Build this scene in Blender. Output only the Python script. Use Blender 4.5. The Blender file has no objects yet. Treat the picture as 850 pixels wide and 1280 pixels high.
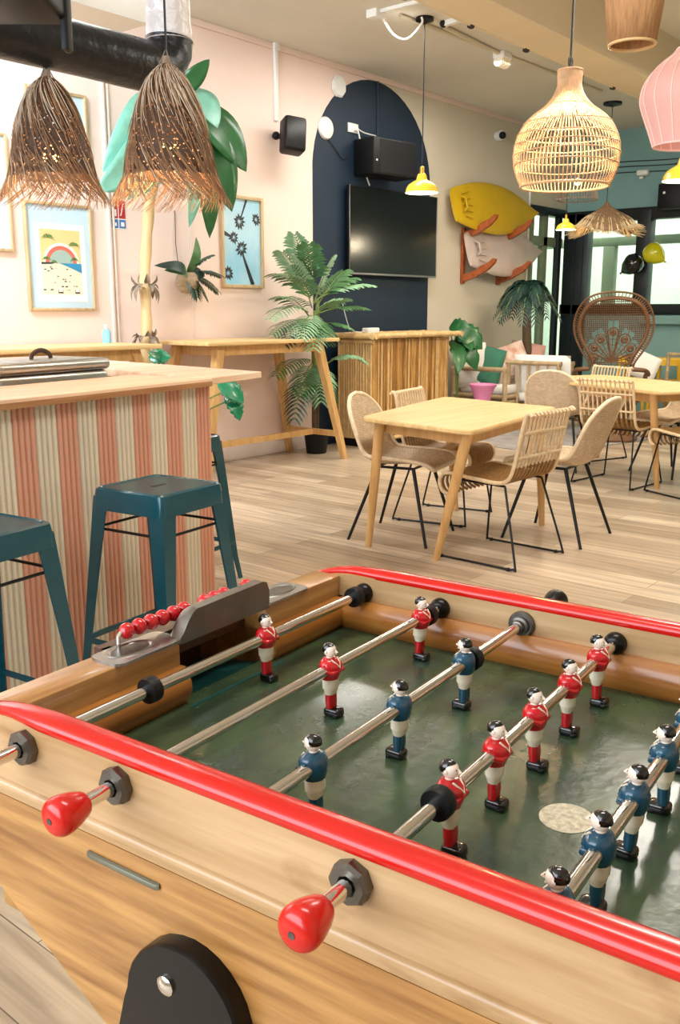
import bpy, bmesh, math, random
from mathutils import Vector, Matrix
R = math.radians
rnd = random.Random(7)
SC = bpy.context.scene
COL = SC.collection

# ------------------------------------------------------------------ camera model (image 850 x 1280)
F, CX, CY, HZ, EYE = 1151., 425., 640., 388., 1.30
PIT = math.atan((CY - HZ) / F)
YAW = math.atan((1404 - CX) / (F / math.cos(PIT)))
def ray(px, py):
    r, u = px - CX, CY - py
    fw = F * math.cos(PIT) + u * math.sin(PIT); up = -F * math.sin(PIT) + u * math.cos(PIT)
    return Vector((fw * math.cos(YAW) + r * math.sin(YAW), fw * math.sin(YAW) - r * math.cos(YAW), up))
EYEV = Vector((0, 0, EYE))
def onz(px, py, z): d = ray(px, py); return EYEV + d * ((z - EYE) / d.z)
def onx(px, py, x): d = ray(px, py); return EYEV + d * (x / d.x)
def ony(px, py, y): d = ray(px, py); return EYEV + d * (y / d.y)
def at(px, py, dist): d = ray(px, py); return EYEV + d * (dist / math.hypot(d.x, d.y))

# ------------------------------------------------------------------ materials
def new_mat(name):
    m = bpy.data.materials.new(name); m.use_nodes = True
    nt = m.node_tree; b = nt.nodes['Principled BSDF']
    return m, nt, b
def lin(c):
    return tuple((x / 12.92 if x <= .04045 else ((x + .055) / 1.055) ** 2.4) for x in c) + (1,)
def hexc(h): return lin(tuple(int(h[i:i + 2], 16) / 255 for i in (0, 2, 4)))
def scl(c, k): return tuple(min(1, v * k) for v in c[:3]) + (1,)
def mat(name, col, rough=.5, metal=0., var=.0, vscale=(6, 6, 6), bump=0., bscale=(40, 40, 40), col2=None, coat=0., emit=0., spec=.5, detail=4, ecol=None):
    m, nt, b = new_mat(name); c = hexc(col)
    b.inputs['Base Color'].default_value = c; b.inputs['Roughness'].default_value = rough; b.inputs['Metallic'].default_value = metal
    b.inputs['Specular IOR Level'].default_value = spec
    if coat: b.inputs['Coat Weight'].default_value = coat; b.inputs['Coat Roughness'].default_value = .08
    if emit:
        b.inputs['Emission Color'].default_value = hexc(ecol) if ecol else c; b.inputs['Emission Strength'].default_value = emit
    if var or col2 or bump:
        tc = nt.nodes.new('ShaderNodeTexCoord')
    if var or col2:
        mp = nt.nodes.new('ShaderNodeMapping'); mp.inputs['Scale'].default_value = vscale
        nz = nt.nodes.new('ShaderNodeTexNoise'); nz.inputs['Scale'].default_value = 1; nz.inputs['Detail'].default_value = detail
        cr = nt.nodes.new('ShaderNodeValToRGB'); cr.color_ramp.elements[0].position = .32; cr.color_ramp.elements[1].position = .68
        cr.color_ramp.elements[0].color = scl(c, 1 - var) if not col2 else hexc(col2)
        cr.color_ramp.elements[1].color = scl(c, 1 + var)
        nt.links.new(tc.outputs['Object'], mp.inputs[0]); nt.links.new(mp.outputs[0], nz.inputs['Vector'])
        nt.links.new(nz.outputs['Fac'], cr.inputs[0]); nt.links.new(cr.outputs[0], b.inputs['Base Color'])
    if bump:
        mp = nt.nodes.new('ShaderNodeMapping'); mp.inputs['Scale'].default_value = bscale
        nz = nt.nodes.new('ShaderNodeTexNoise'); nz.inputs['Scale'].default_value = 1; nz.inputs['Detail'].default_value = 3
        bp = nt.nodes.new('ShaderNodeBump'); bp.inputs['Strength'].default_value = bump; bp.inputs['Distance'].default_value = .01
        nt.links.new(tc.outputs['Object'], mp.inputs[0]); nt.links.new(mp.outputs[0], nz.inputs['Vector'])
        nt.links.new(nz.outputs['Fac'], bp.inputs['Height']); nt.links.new(bp.outputs[0], b.inputs['Normal'])
    return m
def smudge(m, scale, dark=.72, lo=.60, hi=.74, tint=(.62, .5, .4)):
    """worn dark marks over the colour of a material"""
    nt = m.node_tree; b = nt.nodes['Principled BSDF']; N = nt.nodes.new; L = nt.links.new
    lk = b.inputs['Base Color'].links[0]; src = lk.from_socket
    tc = N('ShaderNodeTexCoord'); mp = N('ShaderNodeMapping'); mp.inputs['Scale'].default_value = scale; nz = N('ShaderNodeTexNoise'); nz.inputs['Scale'].default_value = 1; nz.inputs['Detail'].default_value = 5
    cr = N('ShaderNodeValToRGB'); cr.color_ramp.elements[0].position = lo; cr.color_ramp.elements[1].position = hi; cr.color_ramp.elements[0].color = (1, 1, 1, 1); cr.color_ramp.elements[1].color = tint + (1,)
    mx = N('ShaderNodeMix'); mx.data_type = 'RGBA'; mx.blend_type = 'MULTIPLY'; mx.inputs[0].default_value = dark
    L(tc.outputs['Object'], mp.inputs[0]); L(mp.outputs[0], nz.inputs['Vector']); L(nz.outputs['Fac'], cr.inputs[0]); L(src, mx.inputs[6]); L(cr.outputs[0], mx.inputs[7]); L(mx.outputs[2], b.inputs['Base Color'])
    return m
def wood(name, col, col2, axis=0, rough=.4, grain=28, coat=0., knots=0.):
    s = [grain, grain, grain]; s[axis] = grain / 14
    return mat(name, col, rough, var=.06, vscale=tuple(s), col2=col2, bump=.06, bscale=tuple(v * 3 for v in s), coat=coat, detail=6)

def floor_mat():
    m, nt, b = new_mat('floor_planks'); N = nt.nodes.new; L = nt.links.new
    tc = N('ShaderNodeTexCoord'); mp = N('ShaderNodeMapping'); mp.inputs['Rotation'].default_value = (0, 0, R(90))
    L(tc.outputs['Object'], mp.inputs[0])
    br = N('ShaderNodeTexBrick'); br.inputs['Scale'].default_value = 1; br.inputs['Brick Width'].default_value = 1.15; br.inputs['Row Height'].default_value = .15
    br.inputs['Mortar Size'].default_value = .0018; br.inputs['Mortar Smooth'].default_value = .3; br.offset = .37; br.inputs['Bias'].default_value = 0
    br.inputs['Color1'].default_value = hexc('D6C3A9'); br.inputs['Color2'].default_value = hexc('A8937A'); br.inputs['Mortar'].default_value = hexc('6E6254')
    L(mp.outputs[0], br.inputs['Vector'])
    m2 = N('ShaderNodeMapping'); m2.inputs['Scale'].default_value = (34, 1.6, 1); L(tc.outputs['Object'], m2.inputs[0])
    nz = N('ShaderNodeTexNoise'); nz.inputs['Scale'].default_value = 1; nz.inputs['Detail'].default_value = 6; nz.inputs['Distortion'].default_value = .6; L(m2.outputs[0], nz.inputs['Vector'])
    cr = N('ShaderNodeValToRGB'); cr.color_ramp.elements[0].position = .3; cr.color_ramp.elements[1].position = .7
    cr.color_ramp.elements[0].color = (.60, .58, .57, 1); cr.color_ramp.elements[1].color = (1.25, 1.25, 1.25, 1)
    L(nz.outputs['Fac'], cr.inputs[0])
    mx = N('ShaderNodeMix'); mx.data_type = 'RGBA'; mx.blend_type = 'MULTIPLY'; mx.inputs[0].default_value = .85
    L(br.outputs['Color'], mx.inputs[6]); L(cr.outputs[0], mx.inputs[7]); L(mx.outputs[2], b.inputs['Base Color'])
    b.inputs['Roughness'].default_value = .3
    return m
def weave_mat(name, c1, c2, scale=60., rough=.6, holes=0.):
    """basket weave: brick pattern in (x, z-y) of the part, with bump"""
    m, nt, b = new_mat(name); N = nt.nodes.new; L = nt.links.new
    tc = N('ShaderNodeTexCoord'); sp = N('ShaderNodeSeparateXYZ'); L(tc.outputs['Object'], sp.inputs[0])
    sb = N('ShaderNodeMath'); sb.operation = 'SUBTRACT'; L(sp.outputs['Z'], sb.inputs[0]); L(sp.outputs['Y'], sb.inputs[1])
    cb = N('ShaderNodeCombineXYZ'); L(sp.outputs['X'], cb.inputs[0]); L(sb.outputs[0], cb.inputs[1])
    br = N('ShaderNodeTexBrick'); br.inputs['Scale'].default_value = scale; br.inputs['Mortar Size'].default_value = .06; br.inputs['Mortar Smooth'].default_value = .6
    br.inputs['Brick Width'].default_value = 1.1; br.inputs['Row Height'].default_value = .42
    br.inputs['Color1'].default_value = hexc(c1); br.inputs['Color2'].default_value = scl(hexc(c1), .8); br.inputs['Mortar'].default_value = hexc(c2)
    L(cb.outputs[0], br.inputs['Vector']); 
    nz = N('ShaderNodeTexNoise'); nz.inputs['Scale'].default_value = 30; nz.inputs['Detail'].default_value = 4; L(tc.outputs['Object'], nz.inputs['Vector'])
    mx = N('ShaderNodeMix'); mx.data_type = 'RGBA'; mx.blend_type = 'MULTIPLY'; mx.inputs[0].default_value = .6
    cr = N('ShaderNodeValToRGB'); cr.color_ramp.elements[0].position = .35; cr.color_ramp.elements[1].position = .65
    cr.color_ramp.elements[0].color = (.82, .78, .74, 1); cr.color_ramp.elements[1].color = (1.1, 1.1, 1.1, 1)
    L(nz.outputs['Fac'], cr.inputs[0]); L(br.outputs['Color'], mx.inputs[6]); L(cr.outputs[0], mx.inputs[7]); L(mx.outputs[2], b.inputs['Base Color'])
    bp = N('ShaderNodeBump'); bp.inputs['Strength'].default_value = .5; bp.inputs['Distance'].default_value = .004; bp.invert = True
    L(br.outputs['Fac'], bp.inputs['Height']); L(bp.outputs[0], b.inputs['Normal'])
    b.inputs['Roughness'].default_value = rough
    if holes:
        vo = N('ShaderNodeTexVoronoi'); vo.inputs['Scale'].default_value = 75; L(tc.outputs['Object'], vo.inputs['Vector'])
        gt = N('ShaderNodeMath'); gt.operation = 'GREATER_THAN'; gt.inputs[1].default_value = holes; L(vo.outputs['Distance'], gt.inputs[0]); L(gt.outputs[0], b.inputs['Alpha'])
    return m
def glass_mat(name, tint=(.93, .97, .95), refl=.12):
    m, nt, b = new_mat(name); N = nt.nodes.new; L = nt.links.new
    nt.nodes.remove(b); out = nt.nodes['Material Output']
    t = N('ShaderNodeBsdfTransparent'); t.inputs[0].default_value = tint + (1,)
    g = N('ShaderNodeBsdfGlossy'); g.inputs['Roughness'].default_value = .03
    mx = N('ShaderNodeMixShader'); lw = N('ShaderNodeLayerWeight'); lw.inputs[0].default_value = .5
    fr = N('ShaderNodeMath'); fr.operation = 'POWER'; fr.inputs[1].default_value = 5; L(lw.outputs['Facing'], fr.inputs[0])
    ad = N('ShaderNodeMath'); ad.operation = 'ADD'; ad.inputs[1].default_value = refl * .3; L(fr.outputs[0], ad.inputs[0])
    L(ad.outputs[0], mx.inputs[0]); L(t.outputs[0], mx.inputs[1]); L(g.outputs[0], mx.inputs[2]); L(mx.outputs[0], out.inputs[0])
    return m
def sheer_mat(name, col, alpha):
    m, nt, b = new_mat(name); b.inputs['Base Color'].default_value = hexc(col); b.inputs['Roughness'].default_value = .8; b.inputs['Alpha'].default_value = alpha
    return m

MT = {}
MT['floor'] = floor_mat()
MT['pink_wall'] = mat('pink_wall', 'F0D9CF', .75, var=.02, vscale=(2, 2, 2), bump=.05, bscale=(60, 60, 60))
MT['cream_wall'] = mat('cream_wall', 'CFC6B2', .8, var=.02, vscale=(2, 2, 2), bump=.05, bscale=(60, 60, 60))
MT['navy'] = mat('navy_paint', '0D2438', .6, var=.06, vscale=(3, 3, 3))
MT['teal_wall'] = mat('teal_wall', '7FA6A2', .7, var=.03, vscale=(2, 2, 2))
MT['ceiling'] = mat('ceiling_plaster', 'D9D6CD', .85, var=.05, vscale=(1.2, 1.2, 1.2), bump=.12, bscale=(25, 25, 25))
MT['beam'] = mat('beam_paint', 'E2D3B6', .8, var=.03, vscale=(2, 2, 2), bump=.06, bscale=(30, 30, 30))
MT['white'] = mat('white_plastic', 'E9E9E6', .4)
MT['offwhite'] = mat('skirting_white', 'E6D9D0', .5)
MT['black'] = mat('black_plastic', '0E0F11', .5, spec=.3)
MT['black_metal'] = mat('black_metal', '101113', .38, metal=.3)
MT['black_gloss'] = mat('black_gloss', '080504', .3, coat=.12, spec=.3)
MT['dark_frame'] = mat('dark_window_frame', '121A1D', .4)
MT['duct'] = mat('black_duct_wrap', '0E141B', .34, bump=.5, bscale=(22, 22, 22), metal=.1)
MT['foil'] = mat('white_foil_wrap', 'E4E1E4', .38, bump=.9, bscale=(30, 30, 30), metal=.2)
MT['chrome'] = mat('polished_steel', 'E2E0DC', .11, metal=1.)
MT['steel'] = mat('brushed_steel', 'A9A7A3', .3, metal=1., var=.08, vscale=(8, 60, 8))
MT['hood'] = mat('shaded_hood_steel', '7D7972', .36, metal=.85, var=.1, vscale=(20, 60, 20))  # steel of the goal hood, shade on its front put into the colour
MT['gunmetal'] = mat('gunmetal', '6B6761', .35, metal=.9, var=.15, vscale=(50, 50, 50))
MT['latch_metal'] = mat('dull_latch_metal', '7E8070', .4, metal=.6)
MT['red_gloss'] = mat('red_gloss', 'CC1206', .24, coat=.25, var=.05, vscale=(9, 9, 9))
MT['red_paint'] = mat('red_enamel', 'C4101A', .2, coat=.5, var=.06, vscale=(60, 60, 60))
MT['blue_paint'] = mat('blue_enamel', '164A62', .22, coat=.5, var=.1, vscale=(60, 60, 60))
MT['cream_paint'] = mat('cream_enamel', 'EFE3C8', .25, coat=.4, var=.06, vscale=(90, 90, 90))
MT['skin_paint'] = mat('skin_enamel', 'F3DFCC', .25, coat=.4)
MT['hair_paint'] = mat('black_enamel', '0C0A0A', .15, coat=.6)
MT['table_wood'] = smudge(wood('foosball_maple', 'C7A47A', 'AC8657', 1, .34, 44, coat=.2), (26, 9, 20))
MT['table_wood_low'] = smudge(wood('foosball_oak_low', 'C08E52', '8F5F2C', 1, .32, 60, coat=.2), (14, 3, 50), .5, .5, .75, (.7, .55, .42))
MT['table_wood_u'] = smudge(wood('foosball_maple_cross_shaded', 'C08F52', '93622F', 0, .32, 44, coat=.2), (9, 26, 20))  # end wall maple, the shadow it sits in is mixed into the tone
MT['log_wood'] = smudge(wood('foosball_log_wood', 'BC7C38', '93561F', 1, .3, 40, coat=.3), (30, 8, 30))
MT['log_wood_u'] = wood('foosball_log_wood_cross', 'BC7C38', '93561F', 0, .3, 40, coat=.3)
MT['field'] = smudge(mat('green_field', '44573A', .27, var=.12, vscale=(9, 18, 7), col2='2B4033', bump=.08, bscale=(40, 40, 40), coat=.2), (16, 30, 10), .6, .56, .72, (.55, .6, .5))
MT['spot'] = mat('worn_white_spot', 'D5CBB0', .5, var=.1, vscale=(150, 150, 150), col2='A89E84')
MT['teal_floor'] = mat('teal_metal', '1E5A58', .35)
MT['dark_wood'] = mat('dark_goal_wood', '4A2A16', .4, var=.2, vscale=(30, 6, 30))
MT['groove'] = mat('groove_wood', '8A5C30', .5)
MT['stool'] = mat('teal_enamel_metal', '034A58', .25, coat=.4, metal=.1, var=.05, vscale=(8, 8, 8))
MT['stool_top'] = mat('teal_perforated', '0B4654', .35, coat=.2, metal=.2)
MT['stripe_a'] = mat('salmon_flutes', 'D39A80', .55, var=.05, vscale=(10, 10, 3))
MT['stripe_b'] = mat('cream_flutes', 'D9CDB6', .55, var=.05, vscale=(10, 10, 3))
MT['bar_top'] = wood('pale_bar_wood', 'E8CDB4', 'D6B394', 0, .32, 20)
MT['bar_edge'] = wood('bar_edge_wood', 'B98A5E', '8A5A34', 0, .45, 24)
MT['oak'] = wood('light_oak', 'E3C48C', 'D3AF74', 0, .4, 24)
MT['oak_leg'] = wood('oak_leg', 'D9AE73', 'C79A5E', 2, .4, 30)
MT['rattan'] = mat('rattan_cane', 'DCC39C', .5, var=.12, vscale=(40, 40, 40))
MT['rattan_pale'] = mat('pale_cane_rim', 'E6D3B2', .5, var=.08, vscale=(40, 40, 40))
MT['rattan_lamp'] = mat('rattan_lamp_cane', 'D4AD84', .5, var=.15, vscale=(30, 30, 30))
MT['rattan_d'] = mat('rattan_seat_cane', '8F6B3C', .5, var=.15, vscale=(40, 40, 40))
MT['weave'] = weave_mat('woven_rattan', 'E6CFAE', '9A7850', 48)
MT['bamboo'] = mat('bamboo', 'C89D5C', .4, var=.22, vscale=(30, 30, 4), col2='A2763A')
MT['bamboo_b'] = mat('bamboo_brown', 'A97B3E', .4, var=.25, vscale=(30, 30, 4), col2='7E5626')
MT['bamboo_pale'] = mat('bamboo_pale', 'D8B57E', .38, var=.12, vscale=(20, 20, 20))
MT['bamboo_grey'] = mat('bamboo_weathered', 'B89E78', .45, var=.15, vscale=(16, 16, 16))
MT['peacock'] = mat('brown_rattan', '6B482A', .5, var=.2, vscale=(30, 30, 30))
MT['peacock_weave'] = weave_mat('brown_wicker', '8F683F', '503419', 46)
MT['cushion_white'] = mat('white_cloth', 'EEEAE2', .9, var=.03, vscale=(9, 9, 9), bump=.15, bscale=(30, 30, 30))
MT['cushion_green'] = mat('green_cloth', '3F7A63', .9, var=.06, vscale=(9, 9, 9), bump=.15, bscale=(30, 30, 30))
MT['cushion_pink'] = mat('dusty_pink_cloth', 'C99A8A', .9, bump=.15, bscale=(30, 30, 30))
MT['cushion_pattern'] = mat('patterned_cloth', 'EBDCC8', .9, var=.05, vscale=(9, 9, 9), col2='C79079')
MT['pink_plastic'] = mat('pink_plastic', 'DE86AE', .4)
MT['green_a'] = mat('palm_green', '4F7A4C', .45, var=.2, vscale=(14, 14, 14))
MT['green_b'] = mat('palm_pale_green', '86AE86', .45, var=.15, vscale=(14, 14, 14))
MT['green_d'] = mat('palm_dark_green', '24423A', .45, var=.25, vscale=(14, 14, 14))
MT['leaf_g'] = mat('broad_leaf_green', '245C30', .32, var=.15, vscale=(9, 9, 9))
MT['leaf_t'] = mat('broad_leaf_bluegreen', '78B8A4', .4, var=.15, vscale=(9, 9, 9))
MT['monstera'] = mat('monstera_green', '0F7A52', .28, var=.2, vscale=(12, 12, 12), coat=.3)
MT['stem'] = mat('plant_stem', '7A8F4A', .5, var=.15, vscale=(20, 20, 6))
MT['trunk'] = mat('palm_trunk_bark', '5B4A33', .8, var=.3, vscale=(30, 30, 60), bump=.5, bscale=(40, 40, 90))
MT['tan_trunk'] = mat('peeled_trunk', 'D8BC8C', .6, var=.12, vscale=(18, 18, 3), bump=.25, bscale=(30, 30, 6))
MT['bark_rag'] = mat('shredded_bark', '8A7A68', .8, var=.25, vscale=(40, 40, 20))
MT['coconut'] = mat('coconut_husk', 'A99478', .8, var=.2, vscale=(20, 20, 60), bump=.5, bscale=(40, 40, 120))
MT['yellow'] = mat('yellow_enamel', 'F2CE3E', .3, coat=.3)
MT['yellow_board'] = mat('yellow_board_bag', 'C9A410', .45, var=.05, vscale=(5, 5, 5), bump=.1, bscale=(30, 30, 30))
MT['lilac_board'] = mat('lilac_board_bag', 'C6B3A8', .5, var=.06, vscale=(6, 6, 6), bump=.12, bscale=(30, 30, 30))
MT['redwood'] = wood('red_brown_wood', 'A8572B', '8A431E', 0, .4, 20)
MT['jute'] = mat('jute_string', 'B98A5C', .85, var=.2, vscale=(90, 90, 5), bump=.4, bscale=(140, 140, 4))
MT['pink_sheer'] = sheer_mat('pink_sheer_cloth', 'F0BEB6', .80)
MT['pink_wire'] = mat('pink_wire', 'F5D2CB', .6)
MT['straw_core'] = weave_mat('straw_bell', '5E4029', '281A10', 70, holes=.27)
MT['straw_a'] = mat('raffia_strand', '8E6B4C', .7, var=.25, vscale=(14, 14, 14))
MT['straw_b'] = mat('raffia_daylit_strand', 'C9B9A4', .7, var=.15, vscale=(14, 14, 14))  # paler raffia, daylight falling on the lamps put into the strand colour
MT['straw_c'] = mat('straw_pale', 'E2CBA0', .7, var=.2, vscale=(14, 14, 14))
MT['straw_brown'] = mat('straw_brown', '8A6B4C', .7, var=.25, vscale=(40, 40, 40))
MT['wire_brown'] = mat('brown_wire', '6B5C4E', .5)
MT['bulb'] = mat('lit_bulb', 'FFD08A', .4, emit=8., ecol='FFC070')
MT['bulb_dim'] = mat('lit_bulb_dim', 'FFE9C0', .4, emit=5., ecol='FFE2B0')
MT['shade_inner'] = mat('shade_inner_white', 'FFF6E0', .5)
MT['cord'] = mat('black_cord', '1E1A1A', .5)
MT['cord_w'] = mat('white_cord', 'E6E4DE', .5)
MT['brass'] = mat('brass', 'B08A3E', .3, metal=1.)
MT['glass'] = glass_mat('window_glass')
MT['screen'] = mat('tv_screen', '0A0B0A', .2, spec=.6)
MT['silver'] = mat('silver_bezel', '8E8E8E', .3, metal=.8)
MT['frame_oak'] = wood('picture_frame_oak', 'CDB48E', 'B89B72', 2, .45, 30)
MT['mat_board'] = mat('pale_blue_mount', 'C4DCEB', .3, coat=.3)
MT['paper'] = mat('white_paper', 'EDF2F2', .5)
MT['exterior'] = mat('exterior_pale_wall', 'DDE5D5', .8, var=.04, vscale=(1, 1, 1))
MT['exterior_green'] = mat('exterior_olive_steel', '7E8A6E', .5)
MT['rug'] = mat('faded_rug', '9C9690', .95, var=.2, vscale=(6, 6, 6), bump=.3, bscale=(90, 90, 90))
MT['yellow_stool'] = mat('yellow_stool_paint', 'E6B31A', .35, coat=.2)
MT['balloon_y'] = mat('yellow_balloon', 'C9C40E', .12, coat=.6)
MT['balloon_k'] = mat('black_balloon', '0A0A0C', .12, coat=.6)
MT['leather'] = mat('brown_leather', '3A241A', .5)
for n, c in dict(p_sand='E9DFC8', p_sky='EFC98B', p_sea='2F8FC0', p_red='D86A5A', p_cream='F2EBDD', p_grey='9FB7AE', p_green='5E8A4A', p_dark='2B3038', p_lightblue='8CC6E2', p_signred='B5252B', p_signblue='3F6FB0').items():
    MT[n] = mat(n.replace('p_', 'print_'), c, .5)
MT['p_photo_sky'] = mat('print_photo_sky', '8CC4E0', .35, var=.05, vscale=(3, 3, 2), col2='BFDDEC')

# ------------------------------------------------------------------ mesh builder
class MB:
    def __init__(s, *mats): s.v = []; s.f = []; s.mi = []; s.mats = list(mats); s.cur = 0; s.M = Matrix()
    def use(s, key):
        if key not in s.mats: s.mats.append(key)
        s.cur = s.mats.index(key); return s
    def add(s, vs, fs):
        o = len(s.v); M = s.M
        s.v += [tuple(M @ Vector(v)) for v in vs]
        for f in fs: s.f.append(tuple(i + o for i in f)); s.mi.append(s.cur)
    def box(s, c, d, rot=None, taper=1.):
        x, y, z = d[0] / 2, d[1] / 2, d[2] / 2; rr = rot or Matrix()
        vs = []
        for sz in (-1, 1):
            k = taper if sz < 0 else 1
            for sx, sy in ((-1, -1), (1, -1), (1, 1), (-1, 1)): vs.append(Vector(c) + rr @ Vector((sx * x * k, sy * y * k, sz * z)))
        s.add(vs, [(3, 2, 1, 0), (4, 5, 6, 7), (0, 1, 5, 4), (1, 2, 6, 5), (2, 3, 7, 6), (3, 0, 4, 7)]); return s
    def b(s, x0, x1, y0, y1, z0, z1): return s.box(((x0 + x1) / 2, (y0 + y1) / 2, (z0 + z1) / 2), (abs(x1 - x0), abs(y1 - y0), abs(z1 - z0)))
    def rbox(s, c, d, r=.005, seg=2, rot=None):
        bm = bmesh.new(); bmesh.ops.create_cube(bm, size=1); bmesh.ops.scale(bm, vec=d, verts=bm.verts)
        bmesh.ops.bevel(bm, geom=bm.edges[:] , offset=min(r, min(d) * .49), segments=seg, affect='EDGES', profile=.5)
        T = Matrix.Translation(Vector(c)) @ (rot.to_4x4() if rot else Matrix())
        bm.verts.index_update(); s.add([T @ v.co for v in bm.verts], [[v.index for v in f.verts] for f in bm.faces]); bm.free(); return s
    def rb(s, x0, x1, y0, y1, z0, z1, r=.004, seg=2): return s.rbox(((x0 + x1) / 2, (y0 + y1) / 2, (z0 + z1) / 2), (abs(x1 - x0), abs(y1 - y0), abs(z1 - z0)), r, seg)
    def loft(s, rings, closed=True, caps=True):
        n = len(rings[0]); vs = [p for r in rings for p in r]; fs = []
        for i in range(len(rings) - 1):
            for j in range(n if closed else n - 1):
                k = (j + 1) % n; fs.append((i * n + j, i * n + k, (i + 1) * n + k, (i + 1) * n + j))
        if caps and closed:
            fs.append(tuple(range(n - 1, -1, -1))); fs.append(tuple((len(rings) - 1) * n + j for j in range(n)))
        s.add(vs, fs); return s
    def tube(s, pts, r=.01, n=8, closed=False, caps=True, flat=1.):
        P = [Vector(p) for p in pts]; m = len(P)
        rs = r if isinstance(r, (list, tuple)) else [r] * m
        rings = []; up = None
        for i in range(m):
            if closed: t = P[(i + 1) % m] - P[i - 1]
            else: t = P[min(i + 1, m - 1)] - P[max(i - 1, 0)]
            t = t.normalized() if t.length > 1e-9 else Vector((0, 0, 1))
            if up is None:
                up = Vector((0, 0, 1)) if abs(t.z) < .9 else Vector((1, 0, 0))
            a = (up - t * up.dot(t)); a = a.normalized() if a.length > 1e-6 else t.orthogonal().normalized()
            up = a; bb = t.cross(a)
            rings.append([P[i] + (a * math.cos(q) * flat + bb * math.sin(q)) * rs[i] for q in (2 * math.pi * j / n for j in range(n))])
        if closed: rings.append(rings[0])
        s.loft(rings, True, caps and not closed); return s
    def lathe(s, prof, n=24, c=(0, 0, 0), axis='z', caps=True):
        rings = []
        for (r, h) in prof:
            ring = []
            for j in range(n):
                q = 2 * math.pi * j / n; a, b2 = r * math.cos(q), r * math.sin(q)
                ring.append(Vector(c) + (Vector((a, b2, h)) if axis == 'z' else Vector((h, a, b2)) if axis == 'x' else Vector((b2, h, a))))
            rings.append(ring)
        s.loft(rings, True, caps); return s
    def prism(s, poly, z0, z1, bev=0.):
        n = len(poly)
        if bev:
            cx = sum(p[0] for p in poly) / n; cy = sum(p[1] for p in poly) / n
            def ins(p, d):
                l = math.hypot(p[0] - cx, p[1] - cy); k = 1 - d / l; return (cx + (p[0] - cx) * k, cy + (p[1] - cy) * k)
            lay = [([ins(p, bev) for p in poly], z0), (poly, z0 + bev), (poly, z1 - bev), ([ins(p, bev) for p in poly], z1)]
        else: lay = [(poly, z0), (poly, z1)]
        s.loft([[Vector((p[0], p[1], z)) for p in pl] for pl, z in lay]); return s
    def ball(s, c, r, nu=12, nv=8):
        rr = r if isinstance(r, (tuple, list)) else (r, r, r); rings = []
        for i in range(nv + 1):
            a = -math.pi / 2 + math.pi * i / nv; k = max(math.cos(a), .02)
            rings.append([Vector(c) + Vector((rr[0] * k * math.cos(2 * math.pi * j / nu), rr[1] * k * math.sin(2 * math.pi * j / nu), rr[2] * math.sin(a))) for j in range(nu)])
        s.loft(rings); return s
    def build(s, name, parent=None, sharp=38, loc=None, rotz=0., solid=0., label=None):
        me = bpy.data.meshes.new(name); me.from_pydata(s.v, [], s.f)
        for k in s.mats: me.materials.append(MT[k])
        me.polygons.foreach_set('material_index', s.mi); me.polygons.foreach_set('use_smooth', [True] * len(s.f))
        bm = bmesh.new(); bm.from_mesh(me); bmesh.ops.recalc_face_normals(bm, faces=bm.faces); bm.to_mesh(me); bm.free()
        me.set_sharp_from_angle(angle=R(sharp))
        o = bpy.data.objects.new(name, me); COL.objects.link(o)
        if parent: o.parent = parent
        if loc is not None: o.location = loc
        o.rotation_euler.z = rotz
        if solid:
            md = o.modifiers.new('thick', 'SOLIDIFY'); md.thickness = solid; md.offset = 0
        if label: o['label'] = label
        return o
def thing(name, label, cat, loc=(0, 0, 0), rotz=0., group=None):
    o = bpy.data.objects.new(name, None); COL.objects.link(o); o.location = loc; o.rotation_euler.z = rotz; o.empty_display_size = .1
    return tag(o, label, cat, group)
def tag(o, label, cat, group=None):
    o['label'] = label; o['category'] = cat
    if group: o['group'] = group
    return o
def struct(o): o['kind'] = 'structure'; return o
def dup(src, loc, rotz, label, group=None):
    def cp(o, par):
        c = o.copy(); COL.objects.link(c)
        if par: c.parent = par
        for ch in o.children: cp(ch, c)
        return c
    r = cp(src, None); r.location = loc; r.rotation_euler.z = rotz; r['label'] = label
    if group: r['group'] = group
    return r
def local(root):
    """world -> local frame of a thing placed by location and rotation about z"""
    Mi = (Matrix.Translation(root.location) @ Matrix.Rotation(root.rotation_euler.z, 4, 'Z')).inverted()
    return lambda p: Mi @ Vector(p)
def catmull(pts, k=6, closed=False):
    P = [Vector(p) for p in pts]; n = len(P); out = []
    rng = n if closed else n - 1
    for i in range(rng):
        g = (lambda j: P[j % n]) if closed else (lambda j: P[max(0, min(n - 1, j))])
        p0, p1, p2, p3 = g(i - 1), g(i), g(i + 1), g(i + 2)
        for t in (j / k for j in range(k)):
            out.append(.5 * ((2 * p1) + (p2 - p0) * t + (2 * p0 - 5 * p1 + 4 * p2 - p3) * t * t + (3 * p1 - p0 - 3 * p2 + p3) * t ** 3))
    if not closed: out.append(P[-1])
    return out
def rounded_poly(poly, r=.05, k=5):
    out = []; n = len(poly)
    for i in range(n):
        p = Vector(poly[i]).to_2d() if len(poly[i]) > 2 else Vector(poly[i]); a = Vector(poly[i - 1][:2]); b = Vector(poly[(i + 1) % n][:2]); p = Vector(poly[i][:2])
        da = (a - p).normalized() * r; db = (b - p).normalized() * r
        for t in (j / k for j in range(k + 1)):
            out.append(tuple((p + da) * (1 - t) ** 2 + 2 * t * (1 - t) * p + (p + db) * t * t))
    return out

# ================================================================== ROOM SHELL
WY, XE, CZ = 5.905, 11.82, 3.53          # left wall plane, end wall plane, ceiling height
XB, YR = -2.6, -2.4
m = MB('floor'); m.b(XB, XE + .2, YR, WY + .2, -.08, 0); struct(m.build('floor'))
m = MB('ceiling'); m.b(XB, XE + .2, YR, WY + .2, CZ, CZ + .15); struct(m.build('ceiling'))
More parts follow.
